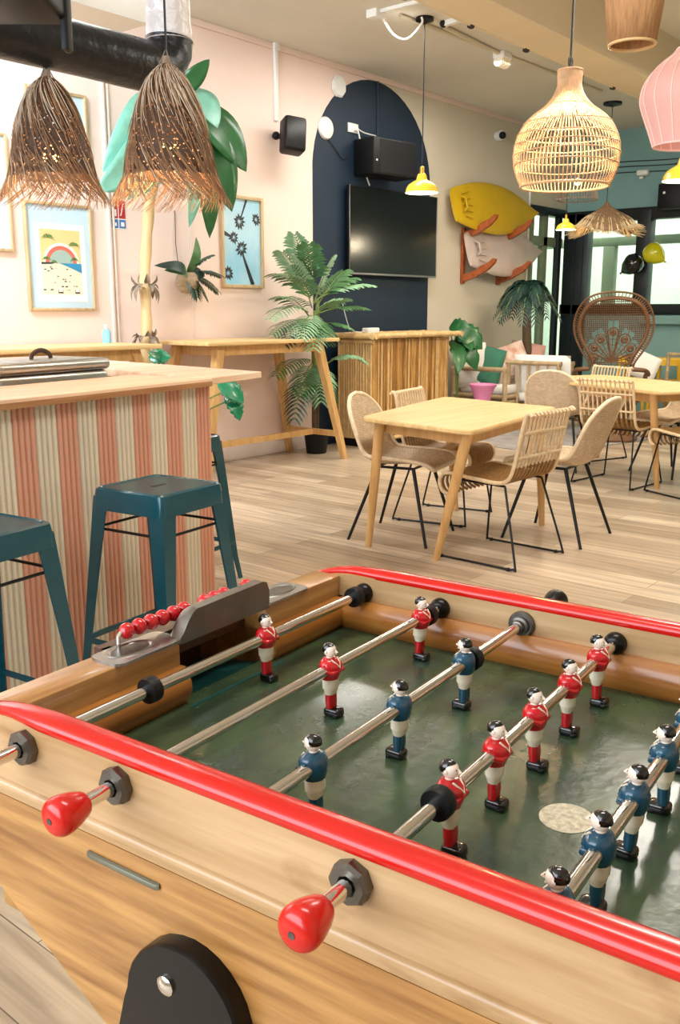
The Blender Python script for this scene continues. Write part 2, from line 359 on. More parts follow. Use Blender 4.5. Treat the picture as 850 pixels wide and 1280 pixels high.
# left wall: pink section, cream section, glazed section at its far end
XA0, XA1 = 6.71, 8.61                     # navy arch
GX = 10.87                                # start of the glazed part
xs = 7.68
m = MB('pink_wall', 'cream_wall')
m.use('pink_wall').b(XB, xs, WY, WY + .2, 0, CZ)
m.use('cream_wall').b(xs, GX, WY, WY + .2, 0, CZ).b(GX, XE, WY, WY + .2, 2.58, CZ)
struct(m.build('wall_left'))
# painted navy arch, a skin of paint on the left wall
pts = [(XA0, 0.0), (XA1, 0.0), (XA1, 2.62)]
cxa, ra = (XA0 + XA1) / 2, (XA1 - XA0) / 2
for i in range(1, 24):
    a = math.pi * i / 24; pts.append((cxa + ra * math.cos(a), 2.58 + .90 * math.sin(a)))
pts.append((XA0, 2.62))
m = MB('navy'); m.loft([[Vector((x, WY - .004, z)) for x, z in pts], [Vector((x, WY, z)) for x, z in pts]]); struct(m.build('trim_3'))
m = MB('offwhite'); m.rb(XB, XA0 - .02, WY - .016, WY, 0, .12, .004); struct(m.build('baseboard_left'))
m = MB('navy'); m.rb(XA0, XA1, WY - .018, WY - .004, 0, .12, .004); struct(m.build('baseboard_navy'))
# mouldings on the pink wall
p0 = ony(141, 330, WY)
m = MB('offwhite'); m.rb(p0.x - .035, p0.x - .012, WY - .022, WY, .12, CZ, .004).rb(p0.x + .012, p0.x + .03, WY - .014, WY, .12, CZ, .004); struct(m.build('trim_1'))
m = MB('offwhite'); m.rb(5.20, 5.215, WY - .006, WY, .12, CZ, .002); struct(m.build('trim_2'))
m = MB('pink_wall'); m.rb(XB, XE, WY - .02, WY, CZ - .05, CZ, .004); struct(m.build('trim_4'))
# end wall (teal), dark frames, glass
ytop0 = lambda px, py=320: onx(px, py, XE).y
yA, yB, yC, yD = ytop0(735, 330), ytop0(795, 330), ytop0(812, 330), 2.9
ZT, ZS = 2.54, 1.33
m = MB('teal_wall'); m.b(XE, XE + .2, YR, WY + .2, ZT, CZ).b(XE, XE + .2, YR, WY, 0, ZS - .06); struct(m.build('wall_end'))
m = MB('dark_frame')
m.rb(XE - .05, XE + .12, YR, WY, ZT - .12, ZT + .03, .006).rb(XE - .05, XE + .12, YR, WY, ZS - .08, ZS + .05, .006)
m.rb(XE - .05, XE + .12, yA, WY - .02, 0, ZT, .006).rb(XE - .052, XE + .12, yC, yB, ZS, ZT, .006).rb(XE - .05, XE + .12, yD - .1, yD + .1, ZS, ZT, .006).rb(XE - .05, XE + .12, .8, 1.0, ZS, ZT, .006)
m.b(XE - .06, XE - .05, yA + .05, yA + .06, 0, ZT).b(XE - .06, XE - .05, yA + .17, yA + .19, 0, ZT)
wf = struct(m.build('window_1'))
m = MB('glass'); m.b(XE + .03, XE + .04, yB, yA, ZS + .05, ZT - .1).b(XE + .03, XE + .04, yD + .1, yC, ZS + .05, ZT - .1).b(XE + .03, XE + .04, 1.0, yD - .1, ZS + .05, ZT - .1).b(XE + .03, XE + .04, YR, .8, ZS + .05, ZT - .1)
m.build('pane', wf)
m = MB('teal_wall'); m.rb(XE - .12, XE, YR, yC + .06, 1.13, 1.24, .01); struct(m.build('trim_5'))
# glazed door section in the left wall
m = MB('dark_frame', 'exterior_green')
m.rb(GX - .04, XE, WY - .03, WY + .1, 2.50, 2.60, .006)
m.use('dark_frame')
for px in (699,):
    x = ony(px, 330, WY).x; m.rb(x - .09, x + .0, WY - .02, WY + .05, 0, 2.5, .006)
m.use('exterior_green').rb(GX - .03, GX + .05, WY - .03, WY + .1, 0, 2.5, .006)
x = ony(684, 330, WY).x; m.rb(x - .09, x + .02, WY + .02, WY + .1, 0, 2.5, .006)
m.rb(GX, XE, WY + .02, WY + .1, 2.12, 2.24, .006)
df = struct(m.build('door_1'))
m = MB('glass'); m.b(GX, XE - .02, WY + .05, WY + .056, .02, 2.5); m.build('pane', df)
# what stands outside the glazing
m = MB('exterior'); m.b(XE + 3.2, XE + 3.3, YR - 2, WY + 5, -.2, 3.6).b(GX - 2, XE + 3.2, WY + 1.4, WY + 1.5, -.2, 3.6); struct(m.build('wall_exterior'))
m = MB('exterior'); m.b(XE + .2, XE + 3.2, YR - 2, WY + 2.4, -.2, -.08).b(GX - 2, XE + .2, WY + .2, WY + 2.4, -.2, -.08); struct(m.build('ground_exterior'))
m = MB('exterior_green')
pe = onx(762, 330, XE + 1.2); m.rb(XE + 1.15, XE + 1.27, pe.y - .09, pe.y + .09, -.08, 2.2, .01)
m.rb(XE + 1.15, XE + 1.27, 0, WY + 2, 2.2, 2.32, .01); tag(m.build('olive_steel_frame'), 'olive steel post and lintel standing outside beyond the window', 'frame')
# ceiling beam
bz = 3.13
yA_, yB_ = onz(519, 0, bz).y, onz(612, 0, bz).y
m = MB('beam'); m.rb(XB, XE, yB_, yA_, bz, CZ + .01, .006); struct(m.build('beam_ceiling'))
# back wall, open with a large window for the daylight, and right wall
m = MB('cream_wall'); m.b(XB - .2, XB, YR, WY + .2, 0, .5).b(XB - .2, XB, YR, WY + .2, 3.3, CZ).b(XB - .2, XB, YR, -1.6, .5, 3.3).b(XB - .2, XB, 5.4, WY + .2, .5, 3.3); struct(m.build('wall_back'))
m = MB('cream_wall'); m.b(XB, XE + .2, YR - .2, YR, 0, CZ); struct(m.build('wall_right'))

# ================================================================== FOOSBALL TABLE
FR = R(5.381)
UC, VC = .955, .3175
def uvz(u, v, z=0): return Vector((u * math.cos(FR) - v * math.sin(FR), u * math.sin(FR) + v * math.cos(FR), z))
ft = thing('foosball_table', 'old wooden foosball table with red rails, green pitch and rods of painted players', 'foosball table', uvz(UC, VC), FR)
class FB(MB):                                          # builder in (u, v, z) of the table
    def __init__(s, *a): super().__init__(*a); s.M = Matrix.Translation((-UC, -VC, 0))
UN, UF = .592, 1.326                                   # outer faces of the side panels
IN, IF_ = .622, 1.294                                  # inner faces
V0, V1 = -.265, .885                                   # inner faces of the end walls
ZF, ZR = .752, .820
def mv(v): return 2 * VC - v
def topz(v):                                           # top line of the side panels, dropping at both ends
    e = max(0, abs(v - VC) - .53); return .848 - .038 * min(1, (e / .14)) ** 2
for side in (0, 1):
    u0, u1 = (UN, IN) if side == 0 else (IF_, UF)
    m = FB('table_wood')
    vs_ = [VC - .66 + 1.32 * i / 48 for i in range(49)]
    outline = [(v, topz(v)) for v in vs_] + [(VC + .66, .66), (VC + .31, .45), (VC - .31, .45), (VC - .66, .66)]
    m.loft([[Vector((u0, v, z)) for v, z in outline], [Vector((u1, v, z)) for v, z in outline]])
    sp_ = m.build('side_panel', ft, 30)
    # bead mouldings and grooves on the outer face
    uo = UN if side == 0 else UF; sg = -1 if side == 0 else 1
    m = FB('table_wood_low')
    low = [(VC - .655, .7455), (VC - .655, .6603), (VC - .309, .451), (VC + .309, .451), (VC + .655, .6603), (VC + .655, .7455)]
    m.loft([[Vector((uo, v, z)) for v, z in low], [Vector((uo + sg * .0022, v, z)) for v, z in low]]); m.build('lower_panel', ft)
    m = FB('table_wood', 'groove')
    m.use('groove').b(uo, uo + sg * .0012, VC - .655, VC + .655, .7445, .7480)
    pr_ = [(0, .7475), (.0030, .7475), (.0036, .752), (.0048, .755), (.0058, .759), (.0052, .763), (.0030, .7655), (0, .7662)]
    m.use('table_wood').loft([[Vector((uo + sg * a, v, z)) for a, z in pr_] for v in (VC - .655, VC, VC + .655)])
    m.build('bead_moulding', ft)
    # red rail
    m = FB('red_gloss'); rings = []
    uc = (u0 + u1) / 2 - (.002 if side == 0 else 0)
    for i in range(61):
        v = VC - .668 + 1.336 * i / 60; z = topz(v); k = min(1, .25 + 14 * min(i, 60 - i) / 60 * .4)
        rings.append([Vector((uc + .0172 * k * math.copysign(abs(math.cos(q)) ** .85, math.cos(q)), v, z + .003 + .0108 * k * math.copysign(abs(math.sin(q)) ** .85, math.sin(q)))) for q in (2 * math.pi * j / 16 for j in range(16))])
    m.loft(rings); m.build('rail', ft, 60, label='glossy red rounded rail along the top edge')
    # log-shaped cushion at the foot of the inner face
    ui = IN if side == 0 else IF_; sg = 1 if side == 0 else -1
    m = FB('log_wood')
    prof = [(0, .806)] + [(.001 + .020 * math.sin(math.pi * (.12 + .76 * t / 8)), .806 - .056 * t / 8) for t in range(9)] + [(0, .749)]
    m.loft([[Vector((ui + sg * a, v, z)) for a, z in prof] for v in (V0, VC, V1)]); m.build('cushion_moulding', ft)
# playing field
m = FB('field'); m.b(IN - .005, IF_ + .005, V0 - .01, V1 + .005, ZF - .02, ZF); m.build('playing_field', ft)
m = FB('spot'); cu, cv = .902, .313
m.prism([(cu + .031 * math.cos(q), cv + .030 * math.sin(q)) for q in (2 * math.pi * j / 32 for j in range(32))], ZF, ZF + .0006); m.build('centre_spot', ft, label='worn white oval spot in the middle of the pitch')
# end walls with goal mouths
GU0, GU1 = .893, 1.087
for e in (0, 1):
    fv = (lambda v: v) if e == 0 else mv
    m = FB('table_wood_u')
    for a, b_ in ((IN - .004, GU0), (GU1, IF_ + .004)): m.rb(a, b_, fv(V1), fv(.942), .60, .842, .003)
    m.rb(IN - .004, IF_ + .004, fv(V1 + .0), fv(.942), .56, .69, .003); m.build('end_wall', ft)
    m = FB('dark_wood', 'log_wood_u')
    m.use('log_wood_u').b(GU1, GU1 + .004, fv(V1 - .001), fv(1.03), .69, .80).b(GU0 - .004, GU0, fv(V1 - .001), fv(1.03), .69, .80)
    m.use('dark_wood').b(GU0 - .02, GU1 + .02, fv(1.03), fv(1.045), .60, .805).b(GU0 - .02, GU1 + .02, fv(.942), fv(1.03), .795, .805).b(GU0 - .02, GU0 - .004, fv(.942), fv(1.03), .6, .805).b(GU1 + .004, GU1 + .02, fv(.942), fv(1.03), .6, .805).b(GU0, GU1, fv(.93), fv(.942), .80, .842)
    m.build('goal_box', ft)
    m = FB('teal_floor'); m.add([(GU0 - .01, fv(V1 - .03), ZF + .001), (GU1 + .01, fv(V1 - .03), ZF + .001), (GU1 + .005, fv(1.03), ZF - .03), (GU0 - .005, fv(1.03), ZF - .03), (GU0 - .01, fv(V1 - .03), ZF - .004), (GU1 + .01, fv(V1 - .03), ZF - .004), (GU1 + .005, fv(1.03), ZF - .036), (GU0 - .005, fv(1.03), ZF - .036)], [(0, 1, 2, 3), (4, 7, 6, 5), (0, 4, 5, 1), (1, 5, 6, 2), (2, 6, 7, 3), (3, 7, 4, 0)]); m.build('goal_floor', ft)
    for a, b_ in ((IN, GU0), (GU1, IF_)):
        m = FB('log_wood_u')
        prof = [(0, .806)] + [(.001 + .020 * math.sin(math.pi * (.12 + .76 * t / 8)), .806 - .056 * t / 8) for t in range(9)] + [(0, .749)]
        m.loft([[Vector((u, fv(V1 - d), z)) for d, z in prof] for u in (a, (a + b_) / 2, b_)]); m.build('end_cushion', ft)
    # steel plate with two ash trays and a raised hood over the goal
    m = FB('steel', 'gunmetal')
    for a, b_ in ((.772, GU0 + .005), (GU1 - .005, 1.20)):
        pl = rounded_poly([(a, fv(V1 - .006)), (b_, fv(V1 - .006)), (b_, fv(.938)), (a, fv(.938))], .016)
        m.use('steel').prism(pl, .842, .846)
        cu = (a + b_) / 2 + (-.012 if a < 1 else .012); cv = fv(.911)
        ring = lambda k, z: [Vector((cu + .036 * k * math.cos(q), cv + .019 * k * math.sin(q), z)) for q in (2 * math.pi * j / 24 for j in range(24))]
        m.loft([ring(1.1, .846), ring(1.05, .848), ring(.98, .8475), ring(.9, .8462)], caps=False); m.use('gunmetal').loft([ring(.9, .8462), ring(.7, .8455), ring(.3, .8452)], caps=True)
    hood = [(GU0 - .004, .846)] + [(GU0 + .036 * t / 8, .846 + .036 * math.sin(math.pi / 2 * t / 8)) for t in range(1, 9)] + [(GU1 - .012, .885), (GU1 - .002, .882), (GU1 + .004, .868), (GU1 + .004, .838), (GU0 - .004, .838)]
    m.use('hood').loft([[Vector((u, fv(V1 - .004), z)) for u, z in hood], [Vector((u, fv(V1), z)) for u, z in hood]])
    up = hood[:10]; m.loft([[Vector((u, fv(V1 - .004), z)) for u, z in up], [Vector((u, fv(V1 + .012), z + .001)) for u, z in up], [Vector((u, fv(V1 + .022), z - .006)) for u, z in up]], closed=False)
    m.build('goal_plate', ft, label='grey metal plate with ash trays and a raised hood over the goal')
    sc_ = FB('chrome'); bv, bz_ = fv(.928), .866
    sc_.tube([(.818, bv, .846), (.818, bv, bz_ - .004), (.822, bv, bz_), (1.104, bv, bz_), (1.108, bv, bz_ - .004), (1.108, bv, .846)], .0028, 8)
    sc = sc_.build('score_counter', ft)
    for u in [.834 + .0228 * i for i in range(6)] + [.992, 1.0145, 1.037, 1.092]:
        m = FB('red_paint'); m.ball((u, bv, bz_), (.0112, .0118, .0118), 12, 8); m.build('bead', sc, label='red counting bead')
# table legs: black boards bolted to the outside of the panels
for side in (0, 1):
    for e in (0, 1):
        fv = (lambda v: v) if e == 0 else mv
        ul = (lambda d: UN - d) if side == 0 else (lambda d: UF + d)
        arc = [(.580 + .075 * math.cos(q), .604 + .077 * math.sin(q)) for q in (math.pi * j / 14 for j in range(15))]
        arc = [(v + (.02 if v > .6 else 0) * max(0, (.70 - z) / .08) * .3, z) for v, z in arc]
        outl = [(fv(v), z) for v, z in arc]                       # from the right end over the top to the left end, then down to the floor
        top_ = outl; bot = [(fv(v), z) for v, z in ((.80 + .09 - .09, 0.),)]
        poly = [(fv(v), z) for v, z in arc] + [(fv(.503), .59), (fv(.68), 0.0), (fv(.80), 0.0), (fv(.664), .59)]
        m = FB('black_gloss', 'chrome')
        def L(d0, dfoot, k):
            cvv = .58; out = []
            for v, z in poly:
                sl = max(0, (.6 - z) / .6); d = d0 + sl * dfoot
                c0 = fv(.580); vv = v if z < .6 else c0 + (v - c0) * k; zz = z if z < .62 else .622 + (z - .622) * k
                out.append(Vector((ul(d), vv, zz)))
            return out
        m.loft([L(0, .03, 1), L(.018, .03, 1), L(.0225, .03, .985), L(.0245, .03, .96)])
        m.use('chrome').lathe([(.011, 0), (.011, .003), (.006, .006)], 12, (ul(.0245), fv(.60), .634), 'x') if side else m.use('chrome').lathe([(.011, 0), (.011, -.003), (.006, -.006)], 12, (ul(.0245), fv(.60), .634), 'x')
        m.build('leg', ft, label='black lacquered leg board bolted to the side')
m = FB('latch_metal'); m.tube([(UN - .002, .733, .7225), (UN - .004, .731, .7225), (UN - .004, .63, .7225), (UN - .002, .628, .7225)], .0038, 8, flat=1.1); m.build('latch', ft, label='small grey metal latch bar under the bead')
# rods and players
def player(m, team, face):
    """one painted player hanging on the rod: origin on the rod axis, facing +v if face=1"""
    jer = 'red_paint' if team == 'red' else 'blue_paint'
    def ring(z, ru, rv, off=0., dent=0., n=14):
        o = []
        for j in range(n):
            q = 2 * math.pi * j / n; c, s = math.cos(q), math.sin(q); k = 1 - dent * (abs(s) ** 6)
            o.append(Vector((ru * c, face * (off + rv * s * k), z)))
        return o
    m.use(jer).loft([ring(-.056, .0088, .0072, 0, .45), ring(-.046, .0094, .0082, 0, .4), ring(-.036, .0090, .0080, 0, .35)])
    m.use('cream_paint').loft([ring(-.036, .0092, .0083, 0, .3), ring(-.031, .0108, .0098, 0, .25), ring(-.027, .0118, .0102, 0, .2), ring(-.0265, .0130, .0112, 0, .12), ring(-.012, .0128, .0112)])
    m.use(jer).loft([ring(-.0135, .0132, .0118), ring(-.008, .0156, .0140), ring(-.001, .0172, .0156, .001), ring(.006, .0178, .0156, .001), ring(.0118, .0170, .0136, .001), ring(.0160, .0142, .0104), ring(.0188, .0085, .0072)])
    for sx in (-1, 1):                                     # folded arms
        m.tube([Vector((sx * .0148, 0, .0105)), Vector((sx * .0166, face * .003, .001)), Vector((sx * .0122, face * .0118, -.0025)), Vector((-sx * .003, face * .0140, .000))], [.0044, .0044, .0040, .0034], 8)
    m.use('cream_paint').tube([Vector((-.0072, face * .0078, .0182)), Vector((-.004, face * .0130, .0118)), Vector((0, face * .0165, .0050)), Vector((.004, face * .0130, .0118)), Vector((.0072, face * .0078, .0182))], .0013, 6)
    M0 = m.M.copy(); m.M = M0 @ Matrix.Translation((0, 0, -.0035))
    m.use('skin_paint').loft([ring(.0180, .0052, .0052, 0), ring(.0250, .0050, .0050, .0005)])
    m.ball((0, face * .0010, .0335), (.0082, .0096, .0112), 14, 10)
    m.tube([Vector((0, face * .0098, .0360)), Vector((0, face * .0126, .0322)), Vector((0, face * .0100, .0312))], [.0012, .0019, .0014], 6)
    m.tube([Vector((-.003, face * .0094, .0278)), Vector((.003, face * .0094, .0278))], .0008, 5)
    for sx in (-1, 1): m.ball((sx * .0082, 0, .0335), (.0014, .0022, .003), 6, 5)
    m.use('hair_paint')
    for sx in (-1, 1): m.ball((sx * .0032, face * .0098, .0360), (.0010, .0007, .0007), 6, 4); 
    rings = []
    for i in range(7):
        a = -.25 + (math.pi / 2 + .25) * i / 6; k = max(.05, math.cos(a))
        rings.append([Vector((.0090 * k * math.cos(q), face * (-.0006 + .0103 * k * math.sin(q) - (.0045 if math.sin(q) > .2 and a < .5 else 0)), .0352 + .0108 * math.sin(a))) for q in (2 * math.pi * j / 14 for j in range(14))])
    m.loft(rings)
    m.M = M0
    m.rbox((0, face * .004, -.0620), (.019, .025, .0130), .0045, 3); m.rbox((0, face * .011, -.0645), (.0195, .010, .008), .003, 2)
RODS = [('red', .832, [1.020], [.783, 1.262]), ('red', .682, [.974, 1.226], [1.248]), ('blue', .538, [.738, .919, 1.096], [1.116]),
        ('red', .390, [.769, .878, .988, 1.102, 1.213], [.745]), ('blue', .231, [.655, .760, .866, .974, 1.080], []),
        ('red', .085, [.775, .955, 1.135], [.75]), ('blue', -.05, [.83, 1.08], [.80]), ('blue', -.197, [.955], [.72, 1.2])]
for team, v, us, bumps in RODS:
    near = team == 'red'
    u0, u1 = (.518, UF + .03) if near else (IN - .01, 1.45)
    m = FB('chrome'); m.tube([(u0, v, ZR), (.7, v, ZR), (1.0, v, ZR), (u1, v, ZR)], .0078, 16)
    rod = m.build('rod', ft, label='polished steel rod of the %s team' % team)
    hu = .527 if near else 1.425; sg = -1 if near else 1
    m = FB('red_gloss' if near else 'black_gloss', 'gunmetal')
    m.lathe([(v_.x, hu + sg * v_.z) for v_ in catmull([(.0085, 0, -.0195), (.0118, 0, -.0188), (.0150, 0, -.012), (.0182, 0, -.002), (.0200, 0, .008), (.0196, 0, .015), (.0160, 0, .0205), (.0095, 0, .0232), (.0045, 0, .0238)], 3)], 28, (0, v, ZR), 'x')
    m.use('gunmetal').lathe([(.0036, hu + sg * .0234), (.0034, hu + sg * .0244), (.0015, hu + sg * .0240)], 12, (0, v, ZR), 'x')
    m.build('handle', rod, label='red egg-shaped handle' if near else 'black rounded handle on the far side')
    if near:
        m = FB('gunmetal'); m.lathe([(.0205, UN), (.0205, UN - .009), (.0175, UN - .0125), (.0100, UN - .0125), (.0100, UN - .006)], 8, (0, v, ZR), 'x'); m.build('hex_bearing', rod, 20)
    m = FB('gunmetal' if team == 'blue' else 'black_gloss')
    if team == 'blue': m.lathe([(.0215, IF_), (.0215, IF_ - .005), (.0185, IF_ - .008), (.0150, IF_ - .008), (.0145, IF_ - .014), (.0105, IF_ - .015), (.0100, IF_ - .022), (.0080, IF_ - .023)], 24, (0, v, ZR), 'x')
    else: m.lathe([(.0170, IF_), (.0170, IF_ - .006), (.0148, IF_ - .012), (.0100, IF_ - .0155), (.0078, IF_ - .016)], 24, (0, v, ZR), 'x')
    m.build('inner_bearing', rod); m = FB('black_gloss')
    m.lathe([(.0185, IN), (.0185, IN + .006), (.015, IN + .010), (.008, IN + .0105)], 24, (0, v, ZR), 'x')
    m.build('inner_bearing', rod)
    for bu in bumps:
        m = FB('black'); m.lathe([(.0085, bu - .008), (.0165, bu - .008), (.0172, bu - .006), (.0172, bu + .006), (.0165, bu + .008), (.0085, bu + .008)], 20, (0, v, ZR), 'x'); m.build('rubber_bumper', rod)
    for i, u in enumerate(us):
        m = MB(); player(m, team, -1 if team == 'red' else 1); T_ = Matrix.Translation((u - UC, v - VC, ZR)) @ Matrix.Rotation(R(rnd.uniform(-3, 3)), 4, 'X')
        m.v = [tuple(T_ @ Vector((p[0], p[1], p[2] * (.87 if p[2] > 0 else 1)))) for p in m.v]
        m.build('player', rod, 50, label='painted player in a %s jersey with cream shorts' % team)

# ================================================================== BAR AND STOOLS
BA = math.atan2(.186, .982)
bar = thing('bar_counter', 'striped salmon and cream fluted bar counter with pale wooden top', 'bar counter', (2.70, 2.955, 0), BA)
lb = local(bar)
m = MB('stripe_a', 'stripe_b'); W, nfl = 3.2, 0
n = int(W / .0245)
prof = []
for k in range(n):
    m.use('stripe_a' if (k // 4) % 2 == 0 else 'stripe_b'); x0 = -k * .0245
    ps = [(x0 - .0245 * t / 6, .018 - .011 * math.sin(math.pi * t / 6) ** .8) for t in range(7)]
    m.loft([[Vector((x, y, 0)) for x, y in ps], [Vector((x, y, .985)) for x, y in ps]], closed=False)
m.build('fluted_front', bar, 50)
m = MB('stripe_a'); m.b(-W, 0, .018, .05, 0, .985).b(-.03, 0, .05, .34, 0, .985); m.build('carcass', bar)
m = MB('bar_top', 'bar_edge')
m.rb(-W, -.035, -.03, .42, .987, 1.02, .003); m.use('bar_edge').b(-W, -.04, -.032, -.029, .988, 1.008); m.build('front_top', bar)
poly = [lb(p) for p in ((2.657, 2.925, 0), (3.092, 3.045, 0), (3.33, 5.16, 0), (2.89, 5.16, 0), (2.735, 3.76, 0))]
m = MB('bar_top'); m.prism([p[:2] for p in poly], .992, 1.022, .003); m.build('return_top', bar)
m = MB('stripe_b'); poly = [lb(p)[:2] for p in ((2.72, 3.9, 0), (2.95, 3.9, 0), (3.10, 5.12, 0), (2.89, 5.12, 0))]; m.prism(poly, 0, .99); m.build('return_body', bar)
m = MB('bar_edge'); m.b(-2.4, -.05, .42, 1.1, .86, .88); m.build('inner_shelf', bar)
# steel food warmer with a lid
pc = onz(36, 470, 1.02); pc = Vector((2.02, 3.52, 0))
cd = thing('food_warmer', 'low stainless steel lidded food warmer behind the bar front', 'food warmer', (2.165, 3.50, .93), BA)
m = MB('steel'); m.rbox((0, 0, .06), (.60, .34, .12), .02, 3); m.build('pan', cd)
m = MB('steel'); m.rbox((0, 0, .145), (.62, .36, .05), .022, 4); ld = m.build('lid', cd)
m = MB('leather'); m.tube(catmull([(.02, 0, .165), (.03, 0, .19), (.075, 0, .205), (.12, 0, .19), (.13, 0, .165)], 5), .007, 8, flat=1.5); m.build('handle', ld)

def tolix(name, label):
    t = thing(name, label, 'stool', (0, 0, 0), 0, 'teal metal bar stools by the striped bar')
    h, a, s = .72, .155, .205
    m = MB('stool', 'stool_top')
    sq = lambda k, r: rounded_poly([(-k, -k), (k, -k), (k, k), (-k, k)], r, 4)
    m.loft([[Vector((x, y, z)) for x, y in sq(k, r)] for k, r, z in ((a + .005, .024, h - .075), (a + .003, .026, h - .03), (a, .028, h - .006), (a - .008, .028, h), (a - .014, .026, h - .004))], caps=False)
    m.use('stool_top').prism(sq(a - .014, .03), h - .010, h - .004)
    m.use('black').prism([(-.03, -.011), (.03, -.011), (.036, 0), (.03, .011), (-.03, .011), (-.036, 0)], h - .004, h - .0035)
    m.use('stool'); m.build('seat', t)
    for sx, sy in ((-1, -1), (1, -1), (1, 1), (-1, 1)):
        m = MB('stool'); rings = []
        for z, k, w in ((h - .03, a - .001, .070), (h - .085, a + .004, .062), (h * .5, (a + s) / 2 + .002, .045), (.12, s - .004, .033), (0, s + .012, .026)):
            c = Vector((sx * k, sy * k, z)); rings.append([c + Vector(p) for p in ((0, 0, 0), (-sx * w * .25, 0, 0), (-sx * w, 0, 0), (-sx * w, -sy * .004, 0), (-sx * w * .28, -sy * .006, 0), (-sx * .006, -sy * w * .28, 0), (-sx * .004, -sy * w, 0), (0, -sy * w, 0), (0, -sy * w * .25, 0))])
        m.loft(rings); m.build('leg', t, 25)
    for z, k in ((h - .14, a + .004),):
        for (x0, y0), (x1, y1) in (((-k, -k), (k, -k)), ((k, -k), (k, k)), ((k, k), (-k, k)), ((-k, k), (-k, -k))):
            m = MB('black_metal'); m.tube([(x0 * .97, y0 * .97, z), (x1 * .97, y1 * .97, z)], .005, 8); m.build('upper_brace', t)
    k = s - .012
    for (x0, y0), (x1, y1) in (((-k, -k), (k, -k)), ((k, -k), (k, k)), ((k, k), (-k, k)), ((-k, k), (-k, -k))):
        m = MB('stool'); c = Vector(((x0 + x1) / 2, (y0 + y1) / 2, .185)); m.rbox(c, (abs(x1 - x0) + .004 if x0 != x1 else .006, abs(y1 - y0) + .004 if y0 != y1 else .006, .022), .002, 1); m.build('foot_rail', t)
    return t
SR = R(8)
st = tolix('bar_stool', 'teal square metal bar stool in front of the striped bar, beside the foosball score beads')
st.location = (1.985, 2.455, 0); st.rotation_euler.z = SR
dup(st, (1.255, 2.37, 0), SR, 'teal metal bar stool cut off by the left edge of the photo')
dup(st, (2.835, 3.37, 0), R(10), 'teal metal bar stool mostly hidden behind the end of the striped bar')

# ================================================================== DINING TABLES AND CHAIRS
def dtable(name, label, quad, feet, group):
    c = sum((Vector(q) for q in quad), Vector((0, 0))) / 4
    t = thing(name, label, 'table', (c.x, c.y, 0), 0, group)
    pl = rounded_poly([(q[0] - c.x, q[1] - c.y) for q in quad], .085, 6)
    m = MB('oak'); m.prism(pl, .715, .74, .006); m.build('tabletop', t)
    q = [Vector((p[0] - c.x, p[1] - c.y)) for p in quad]
    m = MB('oak_leg')
    ins = [p * .74 for p in q]
    for i in range(4):
        a, b_ = ins[i], ins[(i + 1) % 4]; d = (b_ - a); ang = math.atan2(d.y, d.x)
        m.box(((a.x + b_.x) / 2, (a.y + b_.y) / 2, .68), (d.length, .022, .07), Matrix.Rotation(ang, 3, 'Z'))
    m.build('apron', t)
    for i in range(4):
        tp = q[i] * .80; f = Vector(feet[i]) - c.to_2d() if feet[i] else q[i] * .93
        m = MB('oak_leg'); m.tube([(tp.x, tp.y, .718), (tp.x * .5 + f.x * .5, tp.y * .5 + f.y * .5, .36), (f.x, f.y, 0)], [.03, .026, .018], 14); m.build('leg', t)
    return t
Q1 = [onz(589, 539, .74).to_2d(), onz(699, 509, .74).to_2d(), onz(556, 495.5, .74).to_2d(), onz(449, 521, .74).to_2d()]
F1 = [onz(545, 700, 0).to_2d(), onz(677, 657, 0).to_2d(), onz(570, 638, 0).to_2d(), onz(460.5, 683, 0).to_2d()]
dtable('dining_table', 'light oak dining table with rounded corners in the middle of the room', Q1, F1, 'light oak dining tables')
d2 = Vector((.445, .896)); n2 = Vector((.896, -.445)); c0 = Vector((6.44, 2.42))
Q2 = [c0, c0 + n2 * .80, c0 + n2 * .80 + d2 * 1.62, c0 + d2 * 1.62]
F2 = [onz(821, 611, 0).to_2d(), None, None, None]
dtable('dining_table', 'light oak dining table at the right edge, in front of the peacock chair', Q2, F2, 'light oak dining tables')

def seat_legs_sled(t):
    for sx in (-1, 1):
        x = sx * .215
        m = MB('black_metal'); m.tube(catmull([(x * .86, .17, .425), (x * 1.12, .225, .04), (x * 1.14, .225, .012), (x * 1.14, .19, .008)], 3) + [Vector((x * 1.14, 0, .008))] + catmull([(x * 1.14, -.20, .008), (x * 1.14, -.245, .012), (x * 1.13, -.25, .04), (x * .86, -.14, .42)], 3), .0062, 8)
        m.build('leg', t)
        m = MB('black_metal'); m.tube([(x * .86, -.14, .42), (x * .86, .17, .425)], .0062, 8); m.build('seat_rail', t)
        for y in (.20, -.215):
            m = MB('black'); m.lathe([(.011, 0), (.011, .012), (.008, .016)], 10, (x * 1.14, y, 0)); m.build('foot_cap', t)
    m = MB('black_metal'); m.tube([(-.185, -.10, .423), (.185, -.10, .423)], .006, 8).tube([(-.185, .14, .425), (.185, .14, .425)], .006, 8); m.build('cross_bar', t)
